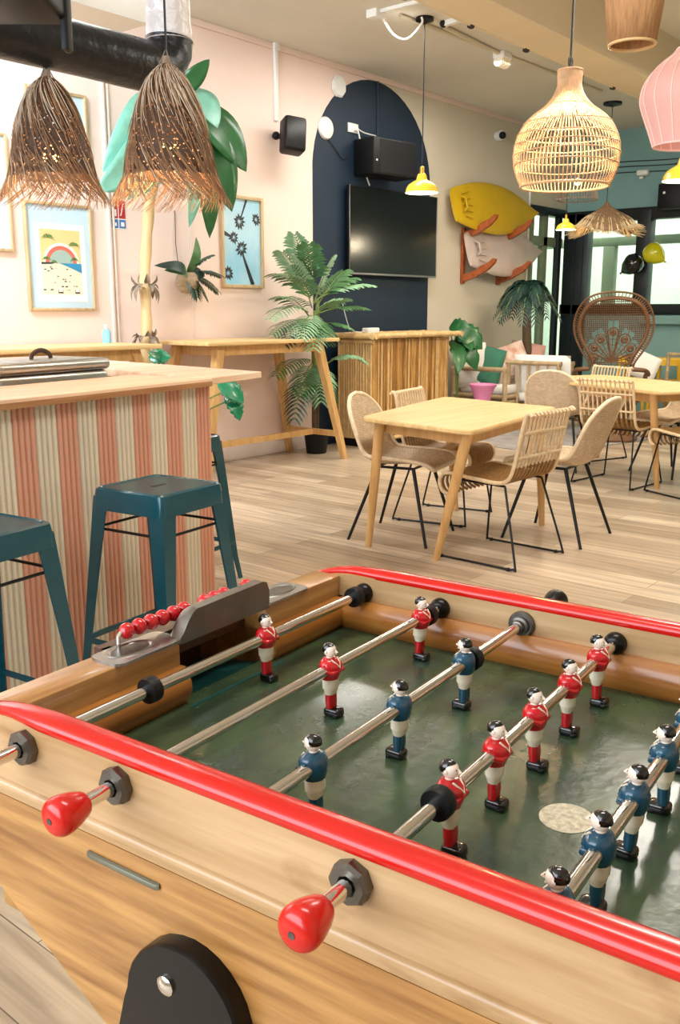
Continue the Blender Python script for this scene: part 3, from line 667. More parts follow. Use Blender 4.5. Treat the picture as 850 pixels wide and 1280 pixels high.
def slat_chair(name, label):
    t = thing(name, label, 'chair', (0, 0, 0), 0, 'chairs around the oak tables')
    prof = [(.185, .345), (.222, .362), (.240, .405), (.222, .448), (.17, .460), (.03, .448), (-.10, .440), (-.165, .452), (-.200, .500), (-.228, .62), (-.256, .755), (-.266, .792), (-.282, .803), (-.298, .790)]
    P = catmull([(0, y, z) for y, z in prof], 4)
    def wx(i): return 1.0 - .10 * max(0, i / len(P) - .5)
    m = MB('rattan')
    for sx in (-1, 1):
        m = MB('rattan'); m.tube([Vector((sx * .225 * wx(i), p.y, p.z)) for i, p in enumerate(P)], .0105, 8); m.build('side_frame', t)
    i0 = next(i for i, p in enumerate(P) if p.z > .5 and p.y < 0)
    ms, mb = MB('rattan_d'), MB('rattan')
    n = 11
    for k in range(n):
        x = -.195 + .39 * k / (n - 1)
        ms.tube([Vector((x * wx(i), p.y, p.z)) for i, p in enumerate(P[:i0 + 1])], .0082, 6)
        mb.tube([Vector((x * wx(i + i0), p.y, p.z)) for i, p in enumerate(P[i0:])], .0072, 6)
    for y, z in ((.20, .458), (.06, .455), (-.10, .447)): ms.tube([(-.225, y, z - .012), (.225, y, z - .012)], .008, 6)
    for z in (.575, .70):
        y = min(P[i0:], key=lambda p: abs(p.z - z)).y; mb.tube([(-.215, y - .009, z), (.215, y - .009, z)], .0075, 6); mb.tube([(-.215, y + .009, z), (.215, y + .009, z)], .006, 6)
    mb.tube([(-.205, -.268, .796), (.205, -.268, .796)], .008, 6)
    ms.build('seat', t); mb.build('backrest', t)
    seat_legs_sled(t); return t
def shell_chair(name, label):
    t = thing(name, label, 'chair', (0, 0, 0), 0, 'chairs around the oak tables')
    prof = catmull([(0, .245, .425), (0, .20, .450), (0, .08, .447), (0, -.06, .437), (0, -.15, .448), (0, -.205, .50), (0, -.240, .59), (0, -.272, .70), (0, -.296, .775), (0, -.312, .825)], 4)
    n = len(prof); rows = []
    L_ = [0]
    for i in range(1, n): L_.append(L_[-1] + (prof[i] - prof[i - 1]).length)
    T = L_[-1]
    for i, p in enumerate(prof):
        s = L_[i]; hw = .235 - .025 * max(0, (s / T - .5) * 2)
        e = T - s; top = min(1, e / .19); fr = min(1, (s + .02) / .10)
        hw *= max(.02, math.sqrt(max(0, 1 - (1 - top) ** 2))) ** .9; hw *= .55 + .45 * math.sqrt(max(0, 1 - (1 - fr) ** 2))
        tn = (prof[min(i + 1, n - 1)] - prof[max(i - 1, 0)]).normalized(); nrm = Vector((0, tn.z, -tn.y)) if False else Vector((0, -tn.z, tn.y))
        nrm = Vector((0, tn.z, -tn.y)); 
        if nrm.z < 0 and i < n * .5: nrm = -nrm
        if i >= n * .5 and nrm.y < 0: nrm = -nrm
        w = .055 * (.35 + .65 * math.sin(math.pi * min(1, s / T)))
        rows.append([p + Vector((hw * q, 0, 0)) + nrm * w * (abs(q) ** 2.2) * (hw / .235) for q in [-1 + 2 * j / 12 for j in range(13)]])
    m = MB('weave'); m.loft(rows, closed=False); m.build('woven_shell', t, 80, solid=.013)
    edge = [r[0] for r in rows] + [r[-1] for r in reversed(rows)]
    m = MB('rattan_pale'); m.tube(edge, .0125, 8, closed=True); m.build('rim', t, 60)
    for sx in (-1, 1):
        for fy, ty in ((.235, .12), (-.245, -.10)):
            m = MB('black_metal'); m.tube([(sx * .15, ty, .425), (sx * .235, fy, 0)], [.011, .0085], 10); m.build('leg', t)
    m = MB('black_metal'); m.tube([(-.15, .12, .428), (.15, .12, .428), (.15, -.10, .428), (-.15, -.10, .428)], .008, 8, closed=True); m.build('leg_frame', t)
    return t
A = slat_chair('slat_chair', 'rattan slat chair with black sled legs nearest the foosball table')
B = shell_chair('shell_chair', 'round-backed woven rattan chair at the near left corner of the middle oak table')
fA = lambda ang: R(ang - 90)
A.location = (4.285, 2.44, 0); A.rotation_euler.z = R(-2)            # faces +y
B.location = (4.31, 3.10, 0); B.rotation_euler.z = R(180 + 14)
GC = 'chairs around the oak tables'
dup(A, (4.90, 3.19, 0), R(180 + 12), 'rattan slat chair at the middle oak table, in front of the bamboo bar', GC)
dup(B, (4.885, 2.40, 0), R(4), 'round-backed woven rattan chair just behind the nearest slat chair', GC)
dup(A, (6.76, 2.83, 0), R(-90 - 6), 'rattan slat chair seen from behind at the right oak table', GC)
dup(B, (7.13, 3.54, 0), R(-90 + 12), 'round-backed woven rattan chair seen from behind, by the pink planter', GC)
dup(A, (7.80, 3.58, 0), R(90 - 20), 'rattan slat chair beyond the right oak table, below the peacock chair', GC)
dup(B, (7.44, 2.66, 0), R(90 - 24), 'round-backed woven rattan chair across the right oak table, at the photo edge', GC)
dup(A, (6.68, 2.22, 0), R(-26), 'rattan slat chair at the short end of the right oak table, at the photo edge', GC)

# ================================================================== HIGH TABLES BY THE PINK WALL
def high_table(label, x0, x1, y0, y1, h):
    t = thing('high_table', label, 'bar table', ((x0 + x1) / 2, (y0 + y1) / 2, 0), 0, 'oak high tables by the pink wall')
    a, b_ = (x1 - x0) / 2, (y1 - y0) / 2
    m = MB('oak'); m.prism(rounded_poly([(-a, -b_), (a, -b_), (a, b_), (-a, b_)], .03), h - .03, h, .004); m.build('tabletop', t)
    m = MB('oak_leg'); 
    for s in (-1, 1): m.b(-a + .2, a - .2, s * (b_ - .09) - .012, s * (b_ - .09) + .012, h - .11, h - .03).b(s * (a - .22) - .012, s * (a - .22) + .012, -b_ + .08, b_ - .08, h - .11, h - .03)
    m.build('apron', t)
    for sx in (-1, 1):
        for sy in (-1, 1):
            tp = Vector((sx * (a - .20), sy * (b_ - .10), h - .03)); f = Vector((sx * (a + .05), sy * (b_ - .0), 0)); m = MB('oak_leg'); rings = []
            for k in (0, .5, 1):
                c = tp.lerp(f, k); w = .036 - .012 * k; rings.append([c + Vector((dx * w, dy * w, 0)) for dx, dy in ((-1, -1), (1, -1), (1, 1), (-1, 1))])
            m.loft(rings); m.build('leg', t)
        xs_ = sx * (a + .01); m = MB('oak_leg'); m.b(xs_ - .015, xs_ + .015, -b_ + .04, b_ - .04, .20, .25); m.build('side_stretcher', t)
    m = MB('oak_leg'); m.b(-a, a, -.016, .016, .20, .25); m.build('long_stretcher', t)
    return t
high_table('oak high table with splayed legs between the hanging coconut plant and the tall palm', 4.72, 6.27, 5.20, 5.87, 1.068)
high_table('oak high table behind the striped bar, under the rainbow poster', 2.75, 4.32, 5.22, 5.87, 1.066)

# ================================================================== PLANTS
def frond(m, base, dirv, length, droop, nl, ll, mk, wid=.012, rach='stem', curl=.5, sweep=.5):
    """a pinnate palm frond: an arching rib with blades on both sides"""
    d = Vector(dirv).normalized(); side = d.cross(Vector((0, 0, 1)))
    side = side.normalized() if side.length > 1e-3 else Vector((1, 0, 0))
    P = []; n = 10
    for i in range(n + 1):
        t = i / n; P.append(Vector(base) + d * length * t + Vector((0, 0, -1)) * droop * length * t ** 2.2)
    m.use(rach).tube(P, [.006 * (1 - .75 * i / n) + .001 for i in range(n + 1)], 5)
    m.use(mk)
    for k in range(nl):
        t = .22 + .78 * (k + .5) / nl; f = t * n; i = min(int(f), n - 1); p = P[i].lerp(P[i + 1], f - i); tg = (P[i + 1] - P[i]).normalized()
        sd = tg.cross(Vector((0, 0, 1))); sd = sd.normalized() if sd.length > 1e-3 else side
        nrm = sd.cross(tg)
        l = ll * (math.sin(math.pi * (.12 + .80 * t)) ** .7) * rnd.uniform(.85, 1.1)
        for s in (-1, 1):
            o = (sd * s + tg * (sweep + .5 * t)).normalized()
            a0 = p; a1 = p + o * l * .45 + nrm * .03 * l; a2 = p + o * l * .8 - Vector((0, 0, 1)) * curl * l * .18; a3 = p + o * l - Vector((0, 0, 1)) * curl * l * .42
            w = tg * wid
            m.add([a0 - w * .4, a0 + w * .4, a1 - w, a1 + w, a2 - w * .8, a2 + w * .8, a3], [(0, 1, 3, 2), (2, 3, 5, 4), (4, 5, 6)])
def leaf(m, base, tip, width, nrm, mk, arch=.12, fold=.15, n=10, lobes=0):
    base, tip = Vector(base), Vector(tip); ax = tip - base; L = ax.length; d = ax / L
    nn = Vector(nrm); nn = (nn - d * nn.dot(d)).normalized(); sd = d.cross(nn); rows = []
    for i in range(n + 1):
        t = i / n; w = width * (math.sin(math.pi * min(1, t ** .8 * .98 + .02)) ** .75)
        if lobes: w *= .66 + .34 * abs(math.cos(math.pi * t * lobes))
        c = base + ax * t + nn * arch * L * math.sin(math.pi * t) - Vector((0, 0, 1)) * 0
        rows.append([c + sd * w * q + nn * fold * w * abs(q) for q in (-1, -.55, 0, .55, 1)])
    m.use(mk).loft(rows, closed=False)
def pot(t, r, h, mk='black', z=0):
    m = MB(mk, 'trunk'); m.lathe([(r * .78, z), (r * .82, z + .01), (r, z + h - .02), (r * 1.05, z + h - .015), (r * 1.05, z + h), (r * .93, z + h), (r * .9, z + h - .03)], 24, caps=False)
    m.lathe([(r * .78, z), (.001, z)], 24, caps=False); m.use('trunk').lathe([(r * .9, z + h - .03), (.01, z + h - .025)], 24, caps=False); m.build('pot', t)
# tall palm in a black pot, in front of the navy arch edge
t = thing('palm_plant', 'tall bushy green palm in a black pot between high table and bamboo bar', 'plant', (6.42, 5.62, 0))
pot(t, .115, .20); base = Vector((6.42, 5.62, 0))
m = MB('stem', 'trunk')
m.use('trunk').tube([(-.03, 0, .17), (-.03, .0, .5), (-.01, 0, .62)], .022, 8).tube([(.03, .02, .17), (.04, .02, .5), (.03, .02, .75)], .02, 8)
m.use('stem').tube([(-.01, 0, .6), (0, 0, .95), (.0, 0, 1.3)], [.035, .042, .02], 10).tube([(.03, .02, .7), (.035, .02, 1.0), (.05, .02, 1.4)], [.024, .03, .014], 8); m.build('stem', t)
m = MB('green_a', 'green_b', 'stem')
def tgt(px, py, y): return ony(px, py, y) - base
fr_list = [((390, 360), (366, 287), 5.55, 'green_b', .12), ((392, 380), (418, 318), 5.5, 'green_b', .2), ((388, 372), (338, 340), 5.45, 'green_a', .35), ((395, 375), (468, 355), 5.4, 'green_b', .3),
           ((385, 390), (332, 400), 5.35, 'green_b', .35), ((398, 392), (460, 385), 5.5, 'green_a', .25), ((388, 400), (336, 420), 5.5, 'green_a', .3), ((398, 405), (440, 410), 5.4, 'green_a', .3),
           ((390, 385), (372, 330), 5.6, 'green_a', .15), ((395, 385), (432, 335), 5.62, 'green_a', .2), ((390, 395), (375, 425), 5.2, 'green_b', .35), ((392, 400), (405, 430), 5.25, 'green_a', .4),
           ((388, 450), (340, 472), 5.45, 'green_a', .35), ((390, 455), (376, 500), 5.35, 'green_a', .55), ((395, 455), (402, 508), 5.3, 'green_b', .55), ((398, 452), (420, 508), 5.45, 'green_a', .7), ((400, 462), (458, 450), 5.35, 'green_b', .75), ((386, 480), (366, 530), 5.3, 'green_d', .8),
           ((390, 370), (350, 310), 5.6, 'green_b', .2), ((392, 365), (385, 300), 5.4, 'green_a', .12), ((394, 378), (445, 345), 5.55, 'green_a', .3), ((386, 395), (345, 370), 5.3, 'green_a', .3), ((394, 395), (430, 372), 5.3, 'green_b', .3), ((388, 405), (352, 435), 5.25, 'green_d', .35), ((394, 400), (425, 425), 5.45, 'green_d', .35), ((390, 400), (392, 440), 5.1, 'green_a', .45)]
for (bx, by), (tx, ty), y, mk, dr in fr_list:
    b0 = tgt(bx, by, 5.62); e0 = tgt(tx, ty, y); v = e0 - b0; L = v.length; v = v + Vector((0, 0, dr * L * .9))
    frond(m, b0, v, v.length * .92, dr * L * .9 / v.length, 14, .20, mk, .0155)
m.build('fronds', t, 80)
# dark palm in the corner behind the sofa
pb = Vector((ony(659, 450, 5.24).x, 5.24, 0)); t = thing('palm_tree', 'dark artificial palm tree with drooping crown beside the surfboard rack', 'plant', pb)
pot(t, .14, .26)
m = MB('trunk'); pt = ony(659, 366, 5.24) - pb
m.tube([(0, 0, .2), (.0, 0, .7), (pt.x * .6, 0, 1.1), pt], [.06, .055, .05, .05], 12); m.build('trunk', t)
m = MB('green_d', 'stem')
for k in range(36):
    a = 2 * math.pi * k / 36 * 5.3; el = (2.2, 1.1, .55, .1)[k % 4] + rnd.uniform(-.1, .1)
    frond(m, pt + Vector((0, 0, .02)), (math.cos(a), math.sin(a), el), .40, .95, 14, .14, 'green_d', .013, curl=.8)
m.build('fronds', t, 80)
# broad-leaved tree on a peeled trunk
tb = Vector((4.50, 5.62, 0)); t = thing('banana_tree', 'artificial tree with huge broad leaves on a peeled tan trunk by the pink wall', 'plant', tb)
m = MB('tan_trunk'); tr = [tgt_ - tb for tgt_ in (ony(178, 560, 5.62), ony(181, 455, 5.62), ony(183, 400, 5.62), ony(181, 345, 5.62), ony(184, 290, 5.62), ony(190, 235, 5.62), ony(210, 170, 5.62), ony(225, 120, 5.62))]
tr[0].z = 0; m.tube(catmull(tr, 4), [.041 + .005 * math.sin(i * 1.9) for i in range(29)], 12); m.build('trunk', t)
for pz in (ony(181, 355, 5.6) - tb, ony(182, 420, 5.6) - tb):
    m = MB('bark_rag')
    for k in range(16):
        a = k * 2.4; v = Vector((math.cos(a), math.sin(a), 0)); leaf(m, pz + v * .045, pz + v * .10 + Vector((0, 0, rnd.uniform(-.16, .08))), .022, v, 'bark_rag', .15, .5, 5)
    m.build('shredded_bark', t)
m = MB('leaf_g', 'leaf_t')
for (bx, by), (tx, ty), y, w, mk, nr in [((205, 130), (128, 215), 5.4, .20, 'leaf_t', (0, -1, .3)), ((200, 165), (120, 240), 5.35, .17, 'leaf_t', (.3, -1, .2)), ((215, 120), (160, 250), 5.5, .20, 'leaf_t', (0, -1, 0)),
        ((225, 115), (262, 74), 5.4, .07, 'leaf_g', (0, -1, .4)), ((228, 110), (272, 160), 5.35, .16, 'leaf_t', (0, -1, .3)), ((240, 130), (308, 215), 5.4, .16, 'leaf_g', (-.2, -1, .2)), ((235, 140), (290, 265), 5.45, .17, 'leaf_g', (-.2, -1, .1)),
        ((228, 150), (262, 298), 5.5, .14, 'leaf_g', (0, -1, 0)), ((222, 150), (236, 285), 5.4, .12, 'leaf_t', (.2, -1, 0)), ((215, 110), (190, 62), 5.5, .13, 'leaf_t', (0, -1, .2)), ((222, 130), (248, 250), 5.35, .15, 'leaf_g', (.1, -1, .2))]:
    leaf(m, ony(bx, by, 5.6) - tb, ony(tx, ty, y) - tb, w, nr, mk, .12, .12, 12)
m.build('leaves', t, 80, solid=.002)
# monstera half hidden behind the bar
mb_ = Vector((4.0, 5.02, 0)); t = thing('monstera_plant', 'monstera with glossy split leaves showing below and above the bar top', 'plant', (4.05, 5.05, 0)); mb_ = Vector((4.05, 5.05, 0))
pot(t, .13, .24)
m = MB('stem'); tips = [((287, 500), (302, 525)), ((290, 485), (308, 490)), ((200, 458), (186, 444)), ((205, 455), (216, 452))]
mm = MB('monstera')
for (bx, by), (tx, ty) in tips:
    b0, e0 = ony(bx, by, 5.0) - mb_, ony(tx, ty, 4.92) - mb_
    m.tube(catmull([(0, 0, .22), (b0.x * .4, b0.y, b0.z * .8), b0], 5), .006, 6)
for (bx, by), (tx, ty), w in (((272, 480), (305, 504), .105), ((282, 494), (300, 526), .095), ((186, 448), (214, 446), .06), ((206, 455), (184, 440), .05)):
    leaf(mm, ony(bx, by, 5.0) - mb_, ony(tx, ty, 4.92) - mb_, w, (0, -1, .4), 'monstera', .1, .2, 14, 5)
m.build('stems', t); mm.build('leaves', t, 80, solid=.002)
# broad leaves behind the bamboo bar
bb = Vector((8.64, 5.50, 0)); t = thing('potted_plant', 'broad-leaved green plant peeking out at the right end of the bamboo bar', 'plant', bb)
pot(t, .14, .26); m = MB('stem'); mm = MB('leaf_g')
for (bx, by), (tx, ty), w in (((570, 411), (603, 437), .15), ((570, 420), (596, 464), .13), ((566, 425), (573, 468), .11), ((562, 409), (588, 409), .09), ((575, 424), (590, 440), .09)):
    b0, e0 = ony(bx, by, 5.5) - bb, ony(tx, ty, 5.25) - bb; leaf(mm, b0, e0, w, (-.5, -.8, .3), 'leaf_g', .12, .2, 10, 4); m.tube(catmull([(0, 0, .24), (b0.x * .4, b0.y * .5, b0.z * .7), b0], 5), .007, 6)
m.build('stems', t); mm.build('leaves', t, 80, solid=.002)
# coconut-shell wall planter
cb = ony(234, 352, WY - .11); t = thing('coconut_planter', 'round coconut husk planter with trailing palm leaves hanging on pink wall', 'hanging planter', cb)
m = MB('coconut'); m.lathe([(.01, -.095), (.05, -.085), (.085, -.045), (.095, 0), (.085, .045), (.062, .07), (.052, .066), (.05, .03)], 20, caps=False); m.build('shell', t)
m = MB('cord'); m.tube([(0, .09, .05), (-.02, .1, .3), (-.01, .105, .55)], .003, 5); m.build('hanging_string', t)
m = MB('green_d', 'green_a', 'stem')
b0 = Vector((0, 0, .06))
for (tx, ty), mk, dr, w in [((275, 345), 'green_d', .35, .013), ((272, 365), 'green_d', .35, .013), ((262, 320), 'green_d', .25, .013), ((258, 372), 'green_d', .5, .013), ((247, 372), 'green_d', .6, .012)]:
    e0 = ony(tx, ty, WY - .2) - cb; v = e0 - b0; L = v.length; v = v + Vector((0, 0, dr * L)); frond(m, b0, v, v.length, dr * L / v.length, 13, .13, mk, .012)
for (tx, ty), w, mk in [((192, 332), .045, 'green_d'), ((205, 338), .05, 'green_a'), ((245, 296), .045, 'green_a'), ((256, 345), .05, 'green_d')]:
    leaf(m, b0, ony(tx, ty, WY - .17) - cb, w, (0, -1, .3), mk, .2, .2, 8)
m.build('leaves', t, 80)

# ================================================================== BAMBOO BAR AND LOUNGE
bx0, bx1, by0, by1 = 6.96, 8.28, 5.40, 5.80
t = thing('bamboo_bar', 'bamboo-clad tiki bar with pole-edged top against the navy arch', 'bar counter', ((bx0 + bx1) / 2, (by0 + by1) / 2, 0), R(1))
hx, hy = (bx1 - bx0) / 2, (by1 - by0) / 2
m = MB('bamboo', 'bamboo_b', 'bamboo_pale'); x = -hx
while x < hx:
    r = rnd.uniform(.008, .017); m.use(rnd.choice(('bamboo', 'bamboo', 'bamboo_b', 'bamboo_pale'))); m.tube([(x + r, -hy, .08), (x + r, -hy, .55), (x + r, -hy, 1.03)], [r, r * .95, r], 8); x += 2 * r + .0025
m.build('front_cladding', t, 60)
for s in (-1, 1):
    m = MB('bamboo_pale'); y = -hy
    while y < hy:
        r = rnd.uniform(.011, .018); m.tube([(s * hx, y + r, .08), (s * hx, y + r, 1.03)], r, 6); y += 2 * r
    m.build('side_cladding', t, 60)
m = MB('black'); m.b(-hx + .02, hx - .02, -hy + .02, hy, 0, 1.03); m.build('carcass', t)
m = MB('bamboo_pale')
def bpole(m, p0, p1, r, nodes=5):
    P = []; rs = []
    p0, p1 = Vector(p0), Vector(p1)
    for i in range(nodes):
        for a, k in ((0.0, 1.09), (.02, 1.09), (.045, .97), (.5, .94), (.955, .97), (.98, 1.09)):
            P.append(p0.lerp(p1, (i + a) / nodes)); rs.append(r * k)
    P.append(p1); rs.append(r); m.tube(P, rs, 10)
for a, b_, r, k in (((-hx - .10, -hy - .07, 1.065), (hx + .16, -hy - .07, 1.065), .028, 6), ((-hx - .10, hy, 1.065), (hx + .16, hy, 1.065), .028, 6), ((-hx - .07, -hy - .1, 1.065), (-hx - .07, hy, 1.065), .028, 2),
                    ((-hx - .02, -hy - .03, 1.015), (-hx - .02, hy, 1.015), .022, 2), ((hx + .12, -hy - .1, 1.065), (hx + .12, hy, 1.065), .028, 2), ((-hx, -hy - .02, .075), (hx, -hy - .02, .075), .02, 6)):
    m = MB('bamboo_pale'); bpole(m, a, b_, r, k); m.build('edge_pole', t)
m = MB('bamboo_pale'); y = -hy - .04
while y < hy: m.tube([(-hx - .06, y, 1.065), (hx + .14, y, 1.065)], .013, 6); y += .025
m.build('top', t)
wbx = ony(455, 417, 5.70); tbx = thing('router_box', 'small white box lying on the bamboo bar top', 'box', (wbx.x - .02, 5.60, 1.078), R(4))
m = MB('white'); m.rbox((0, 0, .03), (.20, .08, .055), .012, 3); m.build('casing', tbx); m = MB('cord_w'); m.tube(catmull([(-.10, 0, .03), (-.17, .03, .02), (-.22, .1, .06), (-.2, .2, .3)], 5), .004, 6); m.build('cable', tbx)

def cushion(name, label, c, size, rotm, mk, group=None, pat=False):
    o = []; n = 12; m = MB(mk); w, h, d = size
    for sgn in (1, -1):
        rows = []
        for i in range(n + 1):
            row = []
            for j in range(n + 1):
                a, b_ = -1 + 2 * i / n, -1 + 2 * j / n; k = ((1 - a ** 4) * (1 - b_ ** 4)) ** .5; pin = 1 - .07 * (1 - abs(a) ** 2) * (abs(b_) ** 3); pin2 = 1 - .07 * (1 - abs(b_) ** 2) * (abs(a) ** 3)
                row.append(Vector((a * w / 2 * pin, sgn * d / 2 * k, b_ * h / 2 * pin2)))
            rows.append(row)
        m.M = rotm.to_4x4(); m.loft(rows, closed=False)
    ob = m.build(name, None, 80, loc=c); return tag(ob, label, 'cushion', group)
# bamboo sofa along the wall, near arm seen end-on
sx0 = onz(600, 515, 0)
sofa = thing('bamboo_sofa', 'weathered bamboo sofa with cushions behind the pink planter', 'sofa', (9.62, 5.45, 0))
BG = 'bamboo_grey'
def frame_part(name, poles, r=.028, mk=BG, par=None):
    m = MB(mk)
    for a, b_ in poles: bpole(m, a, b_, r, max(2, int((Vector(a) - Vector(b_)).length / .28)))
    return m.build(name, par)
# sofa local: x along the wall (-.55 .. 1.0), y toward wall (+.4), front -.4
for x in (-.62, 1.0):
    frame_part('arm', [((x, -.33, .0), (x, -.33, .66)), ((x, .33, .0), (x, .33, .66)), ((x, -.36, .66), (x, .35, .66)), ((x, -.33, .36), (x, .33, .36)), ((x, -.33, .14), (x, .33, .14))], par=sofa)
frame_part('seat_frame', [((-.62, -.33, .36), (1.0, -.33, .36)), ((-.62, .32, .36), (1.0, .32, .36)), ((-.62, -.33, .14), (1.0, -.33, .14)), ((-.62, -.33, .30), (1.0, -.33, .30))] + [((x, -.33, .36), (x, .32, .36)) for x in (-.35, -.05, .25, .55, .85)], par=sofa)
frame_part('backrest', [((-.62, .33, .74), (1.0, .33, .74))] + [((x, .33, .36), (x, .33, .74)) for x in (-.62, -.3, .0, .3, .6, 1.0)], .022, par=sofa)
m = MB('cushion_white'); m.rbox((.19, -.01, .43), (1.5, .62, .11), .045, 4); m.build('seat_cushion', sofa)
GP = 'scatter cushions on the bamboo sofa'
def RX(rz, tilt, roll=0): return Matrix.Rotation(R(rz), 3, 'Z') @ Matrix.Rotation(R(tilt), 3, 'X') @ Matrix.Rotation(R(roll), 3, 'Y')
cushion('white_cushion', 'white cushion against the wall at the bamboo bar end of the sofa', (9.10, 5.62, .69), (.36, .48, .15), RX(-58, -4, -6), 'cushion_white', GP)
cushion('green_cushion', 'green cushion in the middle of the bamboo sofa', (9.20, 5.46, .68), (.32, .44, .13), RX(-58, -12, 14), 'cushion_green', GP)
cushion('patterned_cushion', 'pale patterned cushion beside the green cushion', (9.42, 5.30, .71), (.42, .42, .14), RX(-55, -14, -20), 'cushion_pattern', GP)
cushion('pink_cushion', 'dusty pink cushion behind the patterned cushion', (9.72, 5.26, .74), (.40, .40, .14), RX(-50, -12, 10), 'cushion_pink', GP)
# bamboo armchair, its spindle back to the viewer
ac = thing('bamboo_armchair', 'bamboo armchair with spindle back turned to the viewer, beside the pink planter', 'armchair', (9.22, 4.90, 0), R(2))
frame_part('back_frame', [((0, -.30, 0), (0, -.30, .74)), ((0, .30, 0), (0, .30, .74)), ((0, -.33, .735), (0, .33, .735)), ((0, -.30, .25), (0, .30, .25))], .026, par=ac)
m = MB('bamboo_grey')
for y in (-.17, -.05, .06, .18): bpole(m, (0, y, .25), (0, y, .735), .014, 3)
m.build('spindles', ac)
frame_part('arms', [((0, s * .32, .56), (.62, s * .32, .56)) for s in (-1, 1)] + [((.60, s * .32, 0), (.60, s * .32, .56)) for s in (-1, 1)], .026, par=ac)
frame_part('seat_frame', [((0, -.3, .28), (.6, -.3, .28)), ((0, .3, .28), (.6, .3, .28)), ((.6, -.3, .28), (.6, .3, .28)), ((.2, -.3, .28), (.2, .3, .28)), ((.4, -.3, .28), (.4, .3, .28))], .022, par=ac)
m = MB('cushion_white'); m.rbox((.33, 0, .35), (.55, .56, .10), .04, 4); m.build('seat_cushion', ac)
cushion('large_white_cushion', 'large white cushion behind the spindles of the bamboo armchair', (9.36, 4.86, .60), (.66, .44, .16), RX(94, -6), 'cushion_white')
# second bamboo settee end with a white cushion, right
s2 = thing('bamboo_settee', 'bamboo settee mostly hidden behind the right oak table', 'sofa', (10.3, 3.72, 0), R(-20))
frame_part('seat_frame', [((-.1, .50, .40), (-.1, -.9, .40)), ((.45, .50, .40), (.45, -.9, .40)), ((-.1, .5, .52), (-.1, -.9, .52)), ((-.1, .5, .4), (.45, .5, .4)), ((-.1, -.9, .4), (.45, -.9, .4))], par=s2)
for a in (-.1, .45):
    for b_ in (.5, -.9): frame_part('leg', [((a, b_, 0), (a, b_, .52))], par=s2)
frame_part('backrest', [((.45, .5, .8), (.45, -.9, .8))] + [((.45, y, .4), (.45, y, .8)) for y in (.5, .15, -.2, -.55, -.9)], .022, par=s2)
m = MB('cushion_white'); m.rbox((.17, -.2, .44), (.52, 1.3, .08), .03, 3); m.build('seat_cushion', s2)
wc = at(806, 458, 10.6); cushion('small_white_cushion', 'white cushion leaning on the bamboo settee in front of the yellow stools', (wc.x, wc.y, wc.z), (.29, .29, .12), RX(-52, -14, 24), 'cushion_white')
# pink conical planter stool
pk = onz(603, 516, 0); t = thing('pink_planter', 'pink flared plastic planter standing in front of the bamboo sofa', 'planter', at(603, 500, 10.0).to_2d().to_3d())
m = MB('pink_plastic'); m.lathe([(.001, 0), (.085, 0), (.09, .01), (.080, .18), (.078, .30), (.092, .40), (.125, .49), (.146, .515), (.148, .53), (.143, .535), (.13, .51), (.001, .505)], 32, caps=False); m.build('flared_body', t)
# rug
m = MB('rug'); m.rbox((0, 0, .005), (1.9, 1.5, .01), .004, 1); tag(m.build('rug', None, loc=(8.75, 4.45, 0), rotz=R(-12)), 'faded grey rug under the lounge seating by the planter', 'rug')
# peacock chair
PA = math.atan2(-.40, -.92) ; pcx = thing('peacock_chair', 'brown wicker peacock chair with a fan back and feather motifs', 'chair', (9.02, 3.92, 0), PA + R(90) + R(180))
# local: -y is forward (towards viewer)... x across
def pk_out(s, bend=True):
    """closed fan outline scaled by s about the waist centre; returns list of (x, z)"""
    P = [(-.205, .72), (-.225, .80), (-.30, .92), (-.365, 1.06), (-.375, 1.20), (-.32, 1.35), (-.20, 1.445), (0, 1.475), (.20, 1.445), (.32, 1.35), (.375, 1.20), (.365, 1.06), (.30, .92), (.225, .80), (.205, .72)]
    c = Vector((0, 0, 1.08)); return [c + (Vector((x, 0, z)) - c) * s for x, z in P]
def lean(p): return Vector((p.x, p.y + .18 + (p.z - .45) * .16 - .10 * (abs(p.x) / .37) ** 2, p.z))
m = MB('peacock')
O1 = catmull(pk_out(1.0), 6); O2 = catmull(pk_out(.885), 6); O3 = catmull(pk_out(.845), 6)
m.tube([lean(p) for p in O1], .010, 8); m.tube([lean(p) for p in O2], .008, 8)
for i in range(0, len(O1) - 1):
    a, b_, c_ = lean(O1[i]), lean(O2[i]), lean(O1[i + 1]); m.tube([a, b_], .0045, 5)
m.tube([lean(p) for p in O3], .016, 8); m.build('fan_frame', pcx, 60)
m = MB('peacock')
def inside(x, z):
    n = len(O3); ins = False
    for i in range(n):
        a, b_ = O3[i], O3[i - 1]
        if (a.z > z) != (b_.z > z) and x < (b_.x - a.x) * (z - a.z) / (b_.z - a.z) + a.x: ins = not ins
    return ins
feathers = [(0, 0, .34), (-.34, -38, .20), (.34, 38, .20)]
fan = [(0, .40, .048), (-27, .34, .055), (27, .34, .055), (-52, .30, .052), (52, .30, .052), (-77, .235, .045), (77, .235, .045)]
fc = Vector((0, 0, .80))
def in_feather(x, z):
    for a, l, w in fan:
        q = R(a); d = Vector((math.sin(q), 0, math.cos(q))); p = Vector((x, 0, z)) - fc; t_ = p.dot(d); o = abs(p.dot(Vector((d.z, 0, -d.x))))
        if 0 < t_ < l and o < w * (.35 + .65 * t_ / l): return True
    return False
st_ = .019
for axis in (0, 1):
    for k in range(-24, 60):
        run = []
        for j in range(-60, 90):
            x, z = (k * st_, .70 + j * .01) if axis == 0 else (j * .01, .70 + k * st_)
            ok = inside(x, z) and not in_feather(x, z)
            if ok: run.append(lean(Vector((x, 0, z))))
            if (not ok or j == 89) and run:
                if len(run) > 1: m.tube([run[0]] + run[3:-3:4] + [run[-1]], .0062, 4, flat=.6)
                run = []
